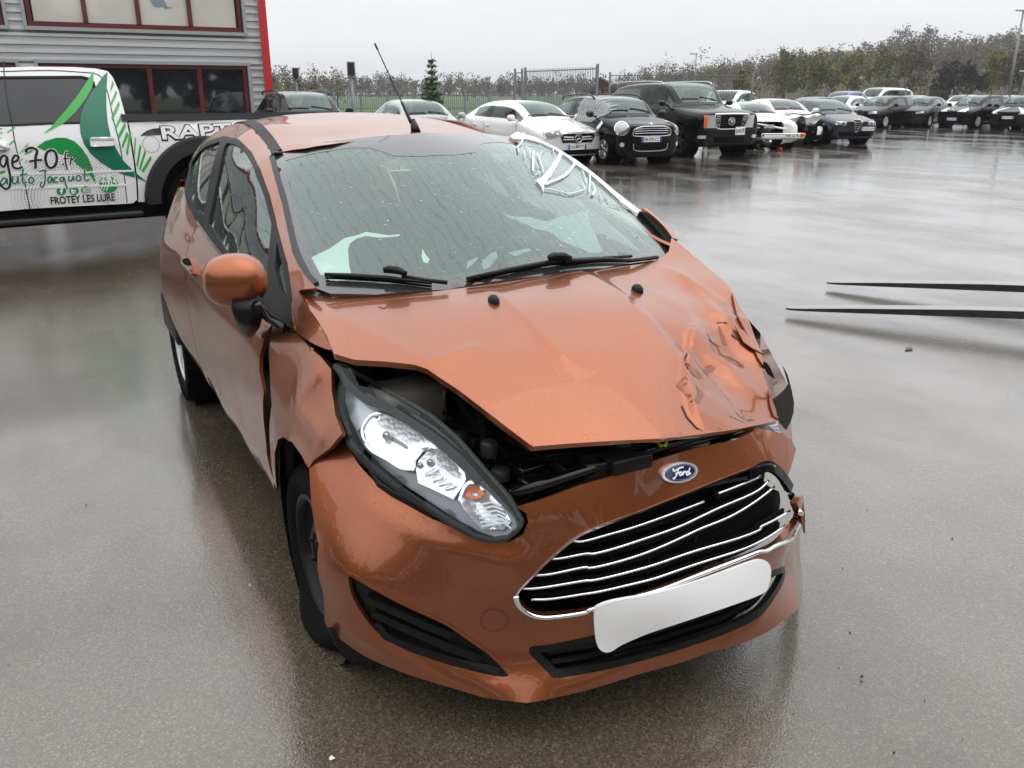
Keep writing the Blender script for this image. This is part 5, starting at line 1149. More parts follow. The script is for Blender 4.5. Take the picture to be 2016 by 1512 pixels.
def parked_car(name, label, p, pos, rz, paint, level=2, group=None):
    """car built from a cage of cross sections; origin at the middle of the front bumper on the ground, nose towards +x"""
    L, Wd, H = p['L'], p['W'], p['H']; w = Wd/2; cl = p.get('clear', .20); belt = p['belt']; beltr = p.get('belt_r', belt+.05); hood = p['hood']; nose = p['nose']; cowl = p.get('cowl', belt+.06)
    xc, xt, xr, xb = p['xc'], p['xt'], p['xr'], p['xb']; wr = p.get('wr', .60)*w/.88; deck = p.get('deck', beltr+.03); tailz = p.get('tail', deck-.05); R = p.get('R', .31); x1 = p.get('xf', .82); x2 = x1+p.get('wb', 2.55); bulge = p.get('round', 1.0)
    def low(k, z2): return [(w*.80*k, cl), (w*.96*k, cl+.10), (w*1.0*k, cl+(z2-cl)*.52), (w*.985*k, z2-.07)]
    ST = []
    def st(x, k, b, tops, dx=(0,)*8): ST.append((x, low(k, b)+tops, dx))
    nb = nose-.05
    st(.0, .70, nb, [(w*.66, nb+.01), (w*.50, nose), (w*.28, nose+.01), (0, nose+.012)], (-.12, -.08, -.06, -.02, .0, .03, .05, .06))
    st(-.10*bulge, .90, nb+.05, [(w*.82, nose+.02), (w*.60, nose+.05), (w*.33, nose+.06), (0, nose+.062)], (0, 0, .0, .0, 0, .02, .03, .035))
    st(-.34*bulge, .985, nb+.09, [(w*.86, (nose*.7+hood*.3)+.02), (w*.64, (nose*.6+hood*.4)+.045), (w*.35, (nose*.6+hood*.4)+.055), (0, (nose*.6+hood*.4)+.057)])
    hm = (nose+hood)/2+.02
    st(-(xc*.62), 1.0, belt-.06, [(w*.88, hm+.04), (w*.66, hm+.09), (w*.36, hm+.11), (0, hm+.115)])
    st(-xc+.10, 1.0, belt, [(w*.90, belt+.01), (w*.76, cowl-.03), (w*.45, cowl), (0, cowl+.01)], (0, 0, 0, 0, 0, 0, .05, .07))
    st(-xc, 1.0, belt, [(w*.90, belt+.012), (w*.80, cowl), (w*.66, cowl+.02), (0, cowl+.03)], (0, 0, 0, 0, -.02, -.05, .03, .08))
    xm = (xc+xt)/2; zm = (cowl+H)/2+.06; wm = (w*.80+wr)/2
    st(-xm, 1.0, belt+.01, [(w*.90, belt+.02), (wm, zm-.07), (wm-.07, zm-.01), (0, zm+.02)], (0, 0, 0, 0, 0, 0, .03, .08))
    st(-xt, 1.0, belt+.02, [(w*.90, belt+.03), (wr+.02, H-.11), (wr-.08, H-.035), (0, H-.01)], (0, 0, 0, 0, 0, -.02, .02, .08))
    xB = p.get('xB', (xt+xr)/2+.1)
    for xx in (xB-.05, xB+.05): st(-xx, 1.0, (belt+beltr)/2, [(w*.905, (belt+beltr)/2+.01), (wr+.03, H-.09), (wr-.09, H-.02), (0, H)])
    st(-xr, .995, beltr, [(w*.90, beltr+.012), (wr+.0, H-.12), (wr-.12, H-.055), (0, H-.03)])
    st(-xb, .99, beltr, [(w*.88, beltr+.01), (w*.72, deck), (w*.60, deck+.02), (0, deck+.03)])
    if L-xb > .35: st(-(xb+L)/2-.05, .985, beltr-.02, [(w*.86, beltr-.01), (w*.70, deck), (w*.5, deck+.015), (0, deck+.02)])
    st(-L+.10, .93, tailz-.03, [(w*.82, tailz-.01), (w*.66, tailz), (w*.4, tailz+.01), (0, tailz+.015)])
    st(-L, .78, tailz-.12, [(w*.66, tailz-.10), (w*.5, tailz-.06), (w*.3, tailz-.05), (0, tailz-.05)], (.1, .04, 0, 0, 0, .03, .05, .05))
    if p.get('edit'): p['edit'](ST)
    n = len(ST); V, F_, MI = [], [], []; idx = {}
    for i, (x, ring, dx) in enumerate(ST):
        for j in range(8):
            y, z = ring[j]
            idx[(i, j, 1)] = len(V); V.append((x+dx[j] if len(dx) == 8 else x, y, z))
            if j < 7: idx[(i, j, -1)] = len(V); V.append((x+dx[j] if len(dx) == 8 else x, -y, z))
            else: idx[(i, j, -1)] = idx[(i, j, 1)]
    iW0, iT, iR = 5, 7, 10; iBk = 11
    for i in range(n-1):
        for j in range(7):
            mi = 0
            if j == 4 and iW0 <= i < iR and i != 8: mi = 2
            if j == 6 and iW0 <= i < iT: mi = 1
            if j == 6 and i == iR: mi = 3
            if j == 4 and i == 8: mi = 4
            for s in (1, -1):
                q = [idx[(i, j, s)], idx[(i+1, j, s)], idx[(i+1, j+1, s)], idx[(i, j+1, s)]]; F_.append(tuple(q if s > 0 else q[::-1])); MI.append(mi)
    for i, rev in ((0, False), (n-1, True)):
        for j in range(7):
            q = [idx[(i, j, 1)], idx[(i, j+1, 1)], idx[(i, j+1, -1)], idx[(i, j, -1)]]; q = list(dict.fromkeys(q)); F_.append(tuple(q if not rev else q[::-1])); MI.append(0)
    me = bpy.data.meshes.new('cage'); me.from_pydata(V, [], F_); me.update(); me.polygons.foreach_set('material_index', MI)
    for k in range(5): me.materials.append(paint)
    o = bpy.data.objects.new('cage', me); COL.objects.link(o); sub = o.modifiers.new('s', 'SUBSURF'); sub.levels = sub.render_levels = level
    bpy.context.view_layer.update(); ev = o.evaluated_get(bpy.context.evaluated_depsgraph_get()); m2 = ev.to_mesh()
    co = np.array([v.co[:] for v in m2.vertices]); polys = [(tuple(q.vertices), q.material_index) for q in m2.polygons]; ev.to_mesh_clear()
    bpy.data.objects.remove(o); bpy.data.meshes.remove(me)
    if p.get('crush'): co = p['crush'](co)
    Ra = R*1.17
    bvh = BVHTree.FromPolygons([tuple(c) for c in co], [q[0] for q in polys])
    full = co.copy(); keep = []
    for vs, mi in polys:
        c = full[list(vs)].mean(0)
        if p.get('cut') and p['cut'](co[list(vs)].mean(0)): continue
        if abs(c[1]) > w*.55 and min(math.hypot(c[0]+x1, c[2]-R), math.hypot(c[0]+x2, c[2]-R)) < Ra*.97 and mi in (0, 4): continue
        keep.append((vs, mi))
    for k in range(len(co)):
        if abs(co[k, 1]) > w*.55:
            for xx in (x1, x2):
                d = math.hypot(co[k, 0]+xx, co[k, 2]-R)
                if 1e-3 < d < Ra and co[k, 2] < belt: co[k, 0] = -xx+(co[k, 0]+xx)*Ra/d; co[k, 2] = R+(co[k, 2]-R)*Ra/d
    T = thing(name, label, 'car', (pos[0], pos[1], 0), math.radians(rz), group)
    names = {0: ('body', paint), 1: ('windscreen', M['car_glass']), 2: ('side_window', M['car_glass']), 3: ('rear_window', M['car_glass']), 4: ('door_pillar', M['black_gloss'])}
    parts = {}
    for mi, (nm, mm) in names.items():
        fs = [vs for vs, k in keep if k == mi]
        if not fs: continue
        if mi in (2, 4):
            for s in (1, -1):
                f2 = [f for f in fs if np.mean([full[i][1] for i in f])*s > 0]; use = sorted({i for f in f2 for i in f}); mp_ = {i: k for k, i in enumerate(use)}
                obj(nm, co[use], [tuple(mp_[i] for i in f) for f in f2], mm, T)
            continue
        use = sorted({i for f in fs for i in f}); mp_ = {i: k for k, i in enumerate(use)}
        parts[nm] = obj(nm, co[use], [tuple(mp_[i] for i in f) for f in fs], mm, T)
    body = parts['body']
    # cabin and wheels
    obj('cabin', *box_vf((-(xc+xb)/2, 0, (belt+cl)/2-.05), (xb-xc+.1, Wd*.82, belt-cl-.12)), M['interior'], T, False)
    for (xx, yy) in ((xm+.75, .36), (xm+.75, -.36)):
        s_ = obj('seat', *box_vf((-xx, yy, belt+.02), (.16, .46, .5), None, .05), M['cloth_dark'], T); obj('headrest', *box_vf((-xx-.03, yy, belt+.33), (.1, .26, .16), None, .04), M['cloth_dark'], s_)
    q = np.linspace(0, 2*math.pi, 17)[:-1]; Rw = frame((-.86, 0, .5)); wc = np.array((-xc-.5, .36, belt+.02)); obj('steering_wheel', *tube_vf([wc+Rw@np.array((.18*math.cos(t), .18*math.sin(t), 0)) for t in q], .015, 6, True), M['black_plastic'], T)
    if p.get('wheels', True):
        for xx in (x1, x2):
            for s in (-1, 1):
                if (xx, s) in p.get('no_wheel', ()): continue
                wheel('wheel', T, np.array((-xx, s*(w-.13), R)), R, .21, R*.68, s, p.get('rim', 'alloy'), p.get('spokes', 5), steer=p.get('steer', 0.0) if xx == x1 else 0.0, rim_m=M[p.get('rim_m', 'satin_silver')], seg=28)
                arch_liner(body, -xx, R, s*(w-.03), Ra*.99, s, .34)
    obj('underbody', *box_vf((-L/2, 0, cl+.04), (L*.86, Wd*.80, .16)), M['black_matte'], T, False)
    # wipers, mirrors, door lines, handles
    zb = cowl+.05
    for s in (-1, 1):
        sd = (0, s, 0); e = -s                                     # across a side view the first axis runs along -s*x
        X = lambda x: -s*(-x)*1.0 if False else (s*x)              # lengthwise coordinate in that view
        mir = MB(); mir.add(*shell(np.array((-xc-.18, s*(w+.10), belt+.10)), (.07, .10, .075), 2.6, 10)); mir.tube([(-xc-.18, s*(w*.90), belt+.03), (-xc-.18, s*(w+.04), belt+.07)], .025, 6)
        mir.build('mirror', M[p['mirror']] if p.get('mirror') else paint, T)
        for xx in p.get('doors', (xc+.12, xB, xr-.05)):
            line_on(bvh, [(X(xx+.02), belt-.03), (X(xx-.0), belt*.6), (X(xx-.02), cl+.14)], sd, .010, M['ink'], 'door_gap', body)
        for xx in p.get('handles', (xB-.16, xr-.18)): obj('door_handle', *box_vf((-xx, s*(w+.004), belt-.10), (.17, .03, .03), None, .01), M[p['mirror']] if p.get('mirror') else paint, T)
        if p.get('chrome_line'): line_on(bvh, [(X(xc+.1), belt+.02), (X(xB), belt+.035), (X(xr+.1), beltr+.02)], sd, .016, M['chrome'], 'waist_line', body)
        if p.get('side_strip'): line_on(bvh, [(X(x1+.45), .56), (X(x2-.45), .58)], sd, .05, M['black_plastic'], 'rubbing_strip', body, .0)
        if p.get('rails'):
            P = spline(np.array([(-xt-.05, s*(wr-.03), H-.08), (-xt-.25, s*(wr-.02), H-.005), (-(xt+xr)/2, s*(wr-.02), H+.015), (-xr+.05, s*(wr-.03), H-.02), (-xr-.1, s*(wr-.04), H-.10)]), 4); obj('roof_rail', *tube_vf(P, .022, 6), M[p['rails']], T)
    for (y0, y1) in ((-.05, -.58), (.55, .02)):
        P = []
        for t in np.linspace(0, 1, 6):
            h = bvh.ray_cast(Vector((-xc-.02-.05*t, y0+(y1-y0)*t, 4)), Vector((0, 0, -1)))
            if h[0] is not None: P.append(np.array(h[0])+np.array((0, 0, .02)))
        if len(P) > 1: obj('wiper', *tube_vf(P, .011, 5), M['black_plastic'], T)
    # front
    F = (1, 0, 0)
    for nm, o2, m_, off in p.get('front', ()):
        shade_patch(bvh, [(y, z) for y, z in o2], F, M[m_], nm, T, off, res=.05)
    for nm, pts2, wd_, m_, off in p.get('front_lines', ()): line_on(bvh, pts2, F, wd_, M[m_], nm, body, off)
    for nm, o2, m_, off, ang in p.get('corner', ()):               # lamps that wrap round the corner, both sides
        for s in ((-1,) if nm == 'indicator' else (-1, 1)):
            a = math.radians(ang)*s; sh_ = .12*math.sin(abs(a))+math.cos(a)*(w*.62-.10); shade_patch(bvh, [((y+sh_)*s, z) for y, z in o2][::s], (math.cos(a), math.sin(a), 0), M[m_], nm, T, off, res=.05)
    if p.get('plate'):
        s, y, z, bl = p['plate']; h = bvh.ray_cast(Vector((4, y, z)), Vector((-1, 0, 0))); x = h[0].x if h[0] else 0
        plate(T, (x+.018, y, z), s, *( (.52, .115) if bl else (.30, .20) ), blue=bl)
    for nm, o2, m_, off in p.get('rear', ()): shade_patch(bvh, o2, (-1, 0, 0), M[m_], nm, T, off, res=.05, org=L+3)
    T['_'] = 0; del T['_']
    return T, bvh, body
def star3(par, c, r):
    o = obj('badge', *tube_vf([np.array(c)+np.array((0, r*math.cos(t), r*math.sin(t))) for t in np.linspace(0, 2*math.pi, 25)[:-1]], r*.10, 6, True), M['chrome'], par)
    for a in (90, 210, 330):
        q = math.radians(a); obj('badge_ray', *tube_vf([np.array(c), np.array(c)+np.array((0, r*.95*math.cos(q), r*.95*math.sin(q)))], [r*.16, r*.03], 6), M['chrome'], o)
    obj('badge_disc', *lathe_vf([(r*.95, 0), (0, .0)], 24, frame((1, 0, 0)), np.array(c)-np.array((.012, 0, 0))), M['black_gloss'], o)
# --- white hatchback
P_ = dict(L=4.29, W=1.78, H=1.43, belt=.93, belt_r=1.0, hood=.90, nose=.72, cowl=.99, xc=1.18, xt=1.95, xr=3.45, xb=4.12, xf=.88, wb=2.70, R=.315, wr=.57, plate=('DQ-859-TY', 0, .40, True), rim='double',
          front=[('grille', [(-.44, .70), (.44, .70), (.50, .64), (.42, .50), (-.42, .50), (-.50, .64)], 'black_gloss', .006), ('lower_grille', [(-.72, .34), (.72, .34), (.66, .22), (-.66, .22)], 'black_gloss', .006), ('grille_mesh', [(-.66, .33), (.66, .33), (.60, .24), (-.60, .24)], 'black_matte', .012)],
          front_lines=[('grille_bar', [(-.42, .635), (-.11, .62)], .035, 'chrome', .012), ('grille_bar', [(.11, .62), (.42, .635)], .035, 'chrome', .012), ('grille_bar', [(-.42, .575), (-.11, .57)], .03, 'white_paint', .012), ('grille_bar', [(.11, .57), (.42, .575)], .03, 'white_paint', .012), ('grille_rim', [(-.49, .64), (-.43, .705), (0, .71), (.43, .705), (.49, .64)], .018, 'chrome', .010), ('splitter', [(-.70, .225), (0, .215), (.70, .225)], .03, 'satin_silver', .012), ('bonnet_gap', [(-.60, .755), (0, .74), (.60, .755)], .010, 'ink', .002)],
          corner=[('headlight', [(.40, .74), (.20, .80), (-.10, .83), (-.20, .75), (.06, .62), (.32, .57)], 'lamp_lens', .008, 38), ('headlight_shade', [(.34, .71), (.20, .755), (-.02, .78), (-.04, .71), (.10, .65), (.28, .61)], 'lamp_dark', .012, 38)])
t, bv, bd = parked_car('parked_car', 'white hatchback with round star badge and plate DQ-859-TY', P_, (-14.85, 9.78), 4, M['car_white'], 3)
h = bv.ray_cast(Vector((4, 0, .60)), Vector((-1, 0, 0)))[0]; star3(t, (h.x+.03, 0, .60), .095)
V, F_ = box_vf((-1.55, -.62, 1.02), (.01, .09, .08)); obj('sticker', V, F_, M['paper'], t, False)
# --- black crossover with taped window
P_ = dict(L=4.1, W=1.79, H=1.54, belt=1.02, belt_r=1.06, hood=1.0, nose=.86, cowl=1.07, xc=1.05, xt=1.62, xr=3.35, xb=4.0, xf=.80, wb=2.59, R=.335, wr=.66, plate=('EB-929-CC', 0, .58, True), rim='double', rim_m='satin_silver', mirror='black_gloss', chrome_line=True, round=1.1, rails='black_gloss',
          front=[('grille', [(-.46, .80), (-.30, .86), (.30, .86), (.46, .80), (.50, .72), (.44, .66), (-.44, .66), (-.50, .72)], 'black_matte', .006), ('lower_grille', [(-.40, .46), (.40, .46), (.36, .34), (-.36, .34)], 'black_matte', .008)],
          front_lines=[('grille_bar', [(-.44, .81), (0, .825), (.44, .81)], .02, 'chrome', .014), ('grille_bar', [(-.47, .765), (0, .775), (.47, .765)], .02, 'chrome', .014), ('grille_bar', [(-.46, .715), (0, .72), (.46, .715)], .02, 'chrome', .014), ('grille_rim', [(-.50, .74), (-.46, .815), (-.28, .865), (0, .87), (.28, .865), (.46, .815), (.50, .74), (.45, .66), (0, .65), (-.45, .66), (-.50, .74)], .022, 'chrome', .010), ('intake_rim', [(-.46, .48), (-.40, .34), (0, .315), (.40, .34), (.46, .48)], .02, 'satin_silver', .010), ('bonnet_gap', [(-.62, .92), (0, .90), (.62, .92)], .010, 'ink', .003)],
          corner=[('headlight_rim', ell2(.26, .82, .165, .155), 'chrome', .008, 28), ('headlight', ell2(.26, .82, .145, .135), 'lamp_mid', .014, 28), ('fog_lamp', ell2(.24, .47, .05, .05), 'lamp_lens', .010, 28)])
t, bv, bd = parked_car('parked_car', 'black round-lamped crossover with plastic sheet over its side window, plate EB-929-CC', P_, (-13.93, 11.2), -6, M['car_black'], 3)
for s in (-1, 1):
    h = bv.ray_cast(Vector((4, s*.62, .82)), Vector((-1, 0, 0)))[0]
    obj('headlight_bulb', *lathe_vf([(0, .03), (.03, .022), (.042, 0)], 16, frame((1, s*.4, 0)), np.array(h)+np.array((.0, 0, 0))), M['lamp_dark'], t)
h = bv.ray_cast(Vector((4, 0, .915)), Vector((-1, 0, 0)))[0]; BGm = obj('badge', *lathe_vf([(.035, 0), (.03, .01), (0, .012)], 16, frame((1, 0, .5)), np.array(h)+np.array((.002, 0, 0))), M['chrome'], t)
for s in (-1, 1): obj('badge_wing', *box_vf(np.array(h)+np.array((.006, s*.075, .004)), (.008, .09, .022)), M['chrome'], BGm, False)
M['sheet'] = glass('sheet', (.8, .8, .82), 1.0, .25, body=(.6, .6, .62), body_amt=.30)
sh = shade_patch(bv, [(-1.25, 1.44), (-2.18, 1.50), (-2.25, 1.2), (-2.22, .92), (-1.3, .93), (-1.05, 1.08)], (0, -1, 0), M['sheet'], 'plastic_sheet', t, .02, .05)
for k in range(9): line_on(bv, [(-1.3-.1*k, 1.42-.02*k), (-1.28-.11*k, 1.2), (-1.36-.09*k, .95)], (0, -1, 0), .010, M['film_fold'], 'sheet_fold', sh or t, .024)
obj('side_vent', *box_vf((-.88, -.915, .86), (.30, .03, .09), np.array([[.8, 0, -.6], [0, 1, 0], [.6, 0, .8]]), .015), M['chrome'], t)
# --- large black off-roader
P_ = dict(L=5.05, W=2.0, H=1.88, clear=.30, belt=1.24, belt_r=1.26, hood=1.18, nose=1.06, cowl=1.28, xc=1.42, xt=1.98, xr=4.78, xb=5.0, xf=.90, wb=2.95, R=.40, wr=.72, xB=2.75, deck=1.3, tail=1.22, round=.55, plate=('BG-491-DW', .32, .66, False), mirror='black_gloss', rim_m='dark_steel', rails='satin_silver',
          front=[('grille', [(-.52, 1.06), (.52, 1.06), (.46, .78), (.34, .72), (-.34, .72), (-.46, .78)], 'black_matte', .010), ('lower_intake', [(-.5, .50), (.5, .50), (.46, .38), (-.46, .38)], 'black_matte', .008)],
          front_lines=[('grille_bar', [(-.48, z), (0, z+.005), (.48, z)], .014, 'dark_grey_plastic', .016) for z in (.80, .85, .90, .95, 1.0)]+[('grille_rim', [(-.53, 1.075), (0, 1.085), (.53, 1.075)], .05, 'chrome', .012), ('grille_rim', [(-.53, 1.06), (-.46, .78), (-.34, .715), (0, .71), (.34, .715), (.46, .78), (.53, 1.06)], .025, 'chrome', .012), ('bumper_line', [(-.9, .70), (0, .68), (.9, .70)], .02, 'ink', .004)],
          corner=[('headlight', [(-.20, 1.05), (.16, 1.05), (.16, .74), (-.20, .74)], 'lamp_lens', .010, 22), ('indicator', [(.16, 1.05), (.26, 1.05), (.26, .74), (.16, .74)], 'amber', .010, 22), ('fog_lamp', rrect(.28, .52, .22, .08), 'lamp_lens', .010, 22)])
t, bv, bd = parked_car('parked_car', 'large black off-roader with orange indicator and wide black grille', P_, (-15.0, 14.55), -5, M['car_black'], 3)
h = bv.ray_cast(Vector((4, 0, .90)), Vector((-1, 0, 0)))[0]; CB = obj('badge', *lathe_vf([(.10, 0), (.10, .02), (.085, .02)], 20, frame((1, 0, 0)), np.array(h)+np.array((.012, 0, 0))), M['chrome'], t)
obj('badge_crest', *poly3('x', [np.array(h)+np.array((.035, y, z)) for y, z in ((-.05, .05), (-.05, -.01), (0, -.06), (.05, -.01), (.05, .05))], M['satin_silver'], None, .01).data and box_vf(np.array(h)+np.array((.03, 0, 0)), (.02, .02, .02)), M['satin_silver'], CB)
for o_ in [o_ for o_ in COL.objects if o_.name.split('.')[0] == 'x']: o_.name = 'badge_shield'; o_.parent = CB
for s in (-1, 1): obj('air_vent', *box_vf((-4.6, s*.93, 1.0), (.1, .02, .1)), M['black_plastic'], t)
# --- wrecked cars
def crush(amount, side, zlift=.0, seed=1):
    r_ = np.random.RandomState(seed); ph = r_.rand(8)*6
    def f(co):
        co = co.copy(); x = co[:, 0]; k = np.clip((x+1.15)/1.1, 0, 1)**1.3*np.clip(.55+.6*side*co[:, 1], .15, 1.2)
        n1 = np.sin(co[:, 1]*7+ph[0])*np.cos(co[:, 2]*9+ph[1]); n2 = np.sin(co[:, 1]*15+co[:, 0]*11+ph[2])
        co[:, 0] -= k*(amount+.10*n1+.05*n2); co[:, 2] += k*(zlift*np.clip((co[:, 2]-.5)*3, -.4, 1)+.05*n2+.05*n1); co[:, 1] += k*.05*np.cos(co[:, 2]*12+ph[3]); return co
    return f
P_ = dict(L=4.35, W=1.76, H=1.33, belt=.90, belt_r=.95, hood=.88, nose=.70, cowl=.95, xc=1.25, xt=2.0, xr=3.2, xb=3.9, xf=.85, wb=2.6, R=.31, wr=.56, crush=crush(.30, -1, .10, 3), cut=lambda c: c[0] > -1.0 and c[1] < .30 and c[2] < .80-.14*(c[0]+1.0)*0, doors=(1.4, 2.7), handles=(2.5,), no_wheel=((.85, -1),))
t, bv, bd = parked_car('wrecked_car', 'white wreck with torn open front corner and low hanging bumper beside the off-roader', P_, (-16.6, 17.7), -22, M['car_white'], 3)
def junk(par, x, y, z, n, seed, m, s=.14):
    r_ = random.Random(seed)
    for k in range(n):
        a = [r_.uniform(-1, 1) for _ in range(6)]; obj('torn_part', *box_vf((x+a[0]*.35, y+a[1]*.35, z+a[2]*.22), (s*(.5+abs(a[3])), s*(.3+abs(a[4])), s*(.2+abs(a[5]))), rotz(a[3])@frame((a[4], a[5], 1)), .012), M[m], par)
obj('open_bay', *box_vf((-.75, -.25, .52), (.5, 1.1, .50), rotz(.1)), M['black_matte'], t, False)
junk(t, -.45, -.40, .52, 16, 5, 'dark_steel', .18); junk(t, -.35, -.40, .58, 14, 6, 'galv', .15); junk(t, -.25, -.35, .34, 10, 8, 'dark_grey_plastic', .16); obj('wing_edge', *tube_vf(spline(np.array([(-1.0, -.80, .80), (-.7, -.72, .80), (-.35, -.45, .74), (-.1, -.05, .66), (.0, .35, .60)]), 5), .03, 6), M['car_white'], t)
bmp = obj('hanging_bumper', *box_vf((.10, .22, .40), (.14, 1.35, .17), rotz(.10), .05), M['car_white'], t); plate(bmp, (.185, .45, .42), '7088 LE 90', .50, .11, False, rz=.10)
obj('indicator', *box_vf((.16, .80, .44), (.06, .16, .09), rotz(.2), .02), M['amber'], bmp); obj('bumper_strip', *box_vf((.165, .10, .44), (.03, 1.1, .05), rotz(.10)), M['black_plastic'], bmp)
junk(t, .0, -.3, .16, 5, 11, 'satin_silver', .16); obj('fallen_lens', *box_vf((.25, .1, .05), (.12, .08, .09), rotz(.5), .02), M['red_lens'], t)
P_ = dict(L=4.4, W=1.8, H=1.42, belt=.95, belt_r=1.0, hood=.93, nose=.80, cowl=1.0, xc=1.25, xt=2.0, xr=3.3, xb=4.0, xf=.85, wb=2.65, R=.32, wr=.58, crush=crush(.42, 1, .13, 9),
          front=[('grille_hole', [(-.6, .62), (.6, .62), (.56, .30), (-.56, .30)], 'black_matte', .01)])
t, bv, bd = parked_car('wrecked_car', 'white wreck with buckled bonnet between the torn white wreck and the navy saloon', P_, (-17.7, 20.15), -20, M['car_white'], 3)
junk(t, -.22, .2, .55, 10, 21, 'black_plastic', .2); junk(t, -.1, .55, .55, 6, 23, 'galv', .12); obj('bent_edge', *tube_vf(spline(np.array([(-.30, -.8, .90), (-.22, -.4, .97), (-.25, .1, .94), (-.30, .5, 1.0), (-.4, .8, .9)]), 4), .02, 6), M['black_plastic'], t)
# --- navy saloon
P_ = dict(L=4.43, W=1.75, H=1.41, belt=.90, belt_r=.96, hood=.88, nose=.70, cowl=.96, xc=1.2, xt=1.9, xr=3.1, xb=3.75, deck=.98, tail=.95, xf=.88, wb=2.6, R=.31, wr=.57, chrome_line=False, rim_m='dark_steel',
          front=[('grille', [(-.15, .76), (.15, .76), (.03, .42), (-.03, .42)], 'black_matte', .008), ('lower_intake', [(-.6, .40), (.6, .40), (.55, .27), (-.55, .27)], 'black_matte', .008)],
          front_lines=[('grille_rim', [(-.15, .765), (-.03, .42), (.03, .42), (.15, .765), (0, .78), (-.15, .765)], .02, 'chrome', .012)]+[('grille_bar', [(-w_, z), (w_, z)], .010, 'chrome', .014) for z, w_ in ((.70, .11), (.64, .09), (.58, .07), (.52, .05))],
          corner=[('headlight', [(-.12, .72), (.22, .735), (.27, .69), (.20, .62), (-.08, .61)], 'lamp_lens', .008, 34), ('headlight_eye', ell2(.0, .665, .05, .045), 'lamp_dark', .012, 34), ('headlight_eye', ell2(.13, .668, .05, .045), 'lamp_dark', .012, 34)])
t, bv, bd = parked_car('parked_car', 'navy saloon with small triangular shield grille and offset plate', P_, (-17.25, 21.95), -16, M['car_navy'], 3)
h = bv.ray_cast(Vector((4, -.42, .50)), Vector((-1, 0, 0)))[0]; plate(t, (h.x+.02, .42, .50), 'CX-477-AW', .52, .115)
h = bv.ray_cast(Vector((4, 0, .80)), Vector((-1, 0, 0)))[0]; obj('badge', *lathe_vf([(.05, 0), (.045, .012), (0, .014)], 16, frame((1, 0, .3)), np.array(h)), M['yellow'], t)
# --- black estate with roof rails by the building, silver hatchback
P_ = dict(L=4.6, W=1.88, H=1.64, belt=1.06, belt_r=1.1, hood=1.0, nose=.84, cowl=1.1, xc=1.2, xt=1.9, xr=3.9, xb=4.48, R=.35, xf=.9, wb=2.75, wr=.64, rails='black_gloss', front=[('grille', [(-.35, .80), (.35, .80), (.30, .6), (-.30, .6)], 'black_matte', .008)], corner=[('headlight', rrect(.2, .82, .36, .16), 'lamp_lens', .008, 25)])
parked_car('parked_car', 'black estate car with arched roof rails beside the building', P_, (-18.9, 5.02), -2, M['car_dark'], 3)
P_ = dict(L=4.35, W=1.78, H=1.44, belt=.94, belt_r=1.0, hood=.9, nose=.74, cowl=1.0, xc=1.2, xt=1.92, xr=3.2, xb=4.0, R=.315, xf=.85, wb=2.6, wr=.58, deck=1.0, front=[('grille', [(-.35, .70), (.35, .70), (.30, .55), (-.30, .55)], 'black_matte', .008)], corner=[('headlight', rrect(.2, .72, .36, .14), 'lamp_lens', .008, 30)])
parked_car('parked_car', 'silver grey saloon showing only roof and windscreen above the copper roof', P_, (-17.4, 7.55), -4, M['car_silver'], 3)
# --- far row, noses to the left
hb = dict(L=4.2, W=1.78, H=1.48, belt=.95, belt_r=1.0, hood=.93, nose=.76, cowl=1.02, xc=1.15, xt=1.82, xr=3.5, xb=4.08, R=.32, xf=.85, wb=2.58, wr=.60, rim='double')
G = dict(hb, front=[('grille', [(-.42, .70), (.42, .70), (.40, .64), (-.40, .64)], 'black_gloss', .006), ('lower_intake', [(-.6, .48), (.6, .48), (.55, .30), (-.55, .30)], 'black_matte', .006)], corner=[('headlight', [(-.14, .76), (.24, .78), (.26, .68), (-.10, .64)], 'lamp_lens', .008, 34), ('fog_lamp', ell2(.1, .40, .09, .04), 'lamp_lens', .008, 30)],
         rear=[('tail_light', rrect(s*.66, .88, .3, .16), 'red_lens', .008) for s in (-1, 1)])
parked_car('parked_car', 'black five-door hatchback with silver alloy wheels, left end of the far black row', G, (-26.6, 33.2), -80, M['car_black'], 2)
S2 = dict(hb, H=1.44, L=4.4, xr=3.2, xb=3.95, deck=1.0, corner=[('headlight', [(-.12, .74), (.22, .76), (.26, .70), (-.06, .64)], 'lamp_lens', .008, 32)], front=[('grille', [(-.3, .66), (.3, .66), (.25, .52), (-.25, .52)], 'black_matte', .006)])
parked_car('parked_car', 'black saloon half hidden between the black hatchback and the black estate with red tail light', S2, (-26.0, 35.7), -72, M['car_dark'], 2)
PG = dict(hb, H=1.51, L=4.15, xr=3.65, xb=4.08, belt=.95, side_strip=True, plate=('AM-538-LV', -.0, .42, True), rim='alloy', spokes=7, corner=[('headlight', [(-.26, .76), (-.02, .86), (.26, .92), (.24, .84), (.05, .74)], 'lamp_lens', .010, 38)], front=[('lower_intake', [(-.62, .60), (.62, .60), (.5, .28), (-.5, .28)], 'black_matte', .008)], rails='black_gloss', rear=[('tail_light', rrect(s*.70, .95, .26, .3), 'red_lens', .008) for s in (-1, 1)])
t, bv, bd = parked_car('parked_car', 'black estate with long pale headlights and side rubbing strip in the far row', PG, (-24.6, 37.1), -86, M['car_black'], 2)
h = bv.ray_cast(Vector((4, 0, .80)), Vector((-1, 0, 0)))[0]
bl_ = obj('badge', *tube_vf([np.array(h)+np.array((.02, y, z)) for y, z in ((-.07, -.06), (-.05, .02), (0, .07), (.05, .06), (.03, .0), (.06, -.05))], .014, 6), M['chrome'], t)
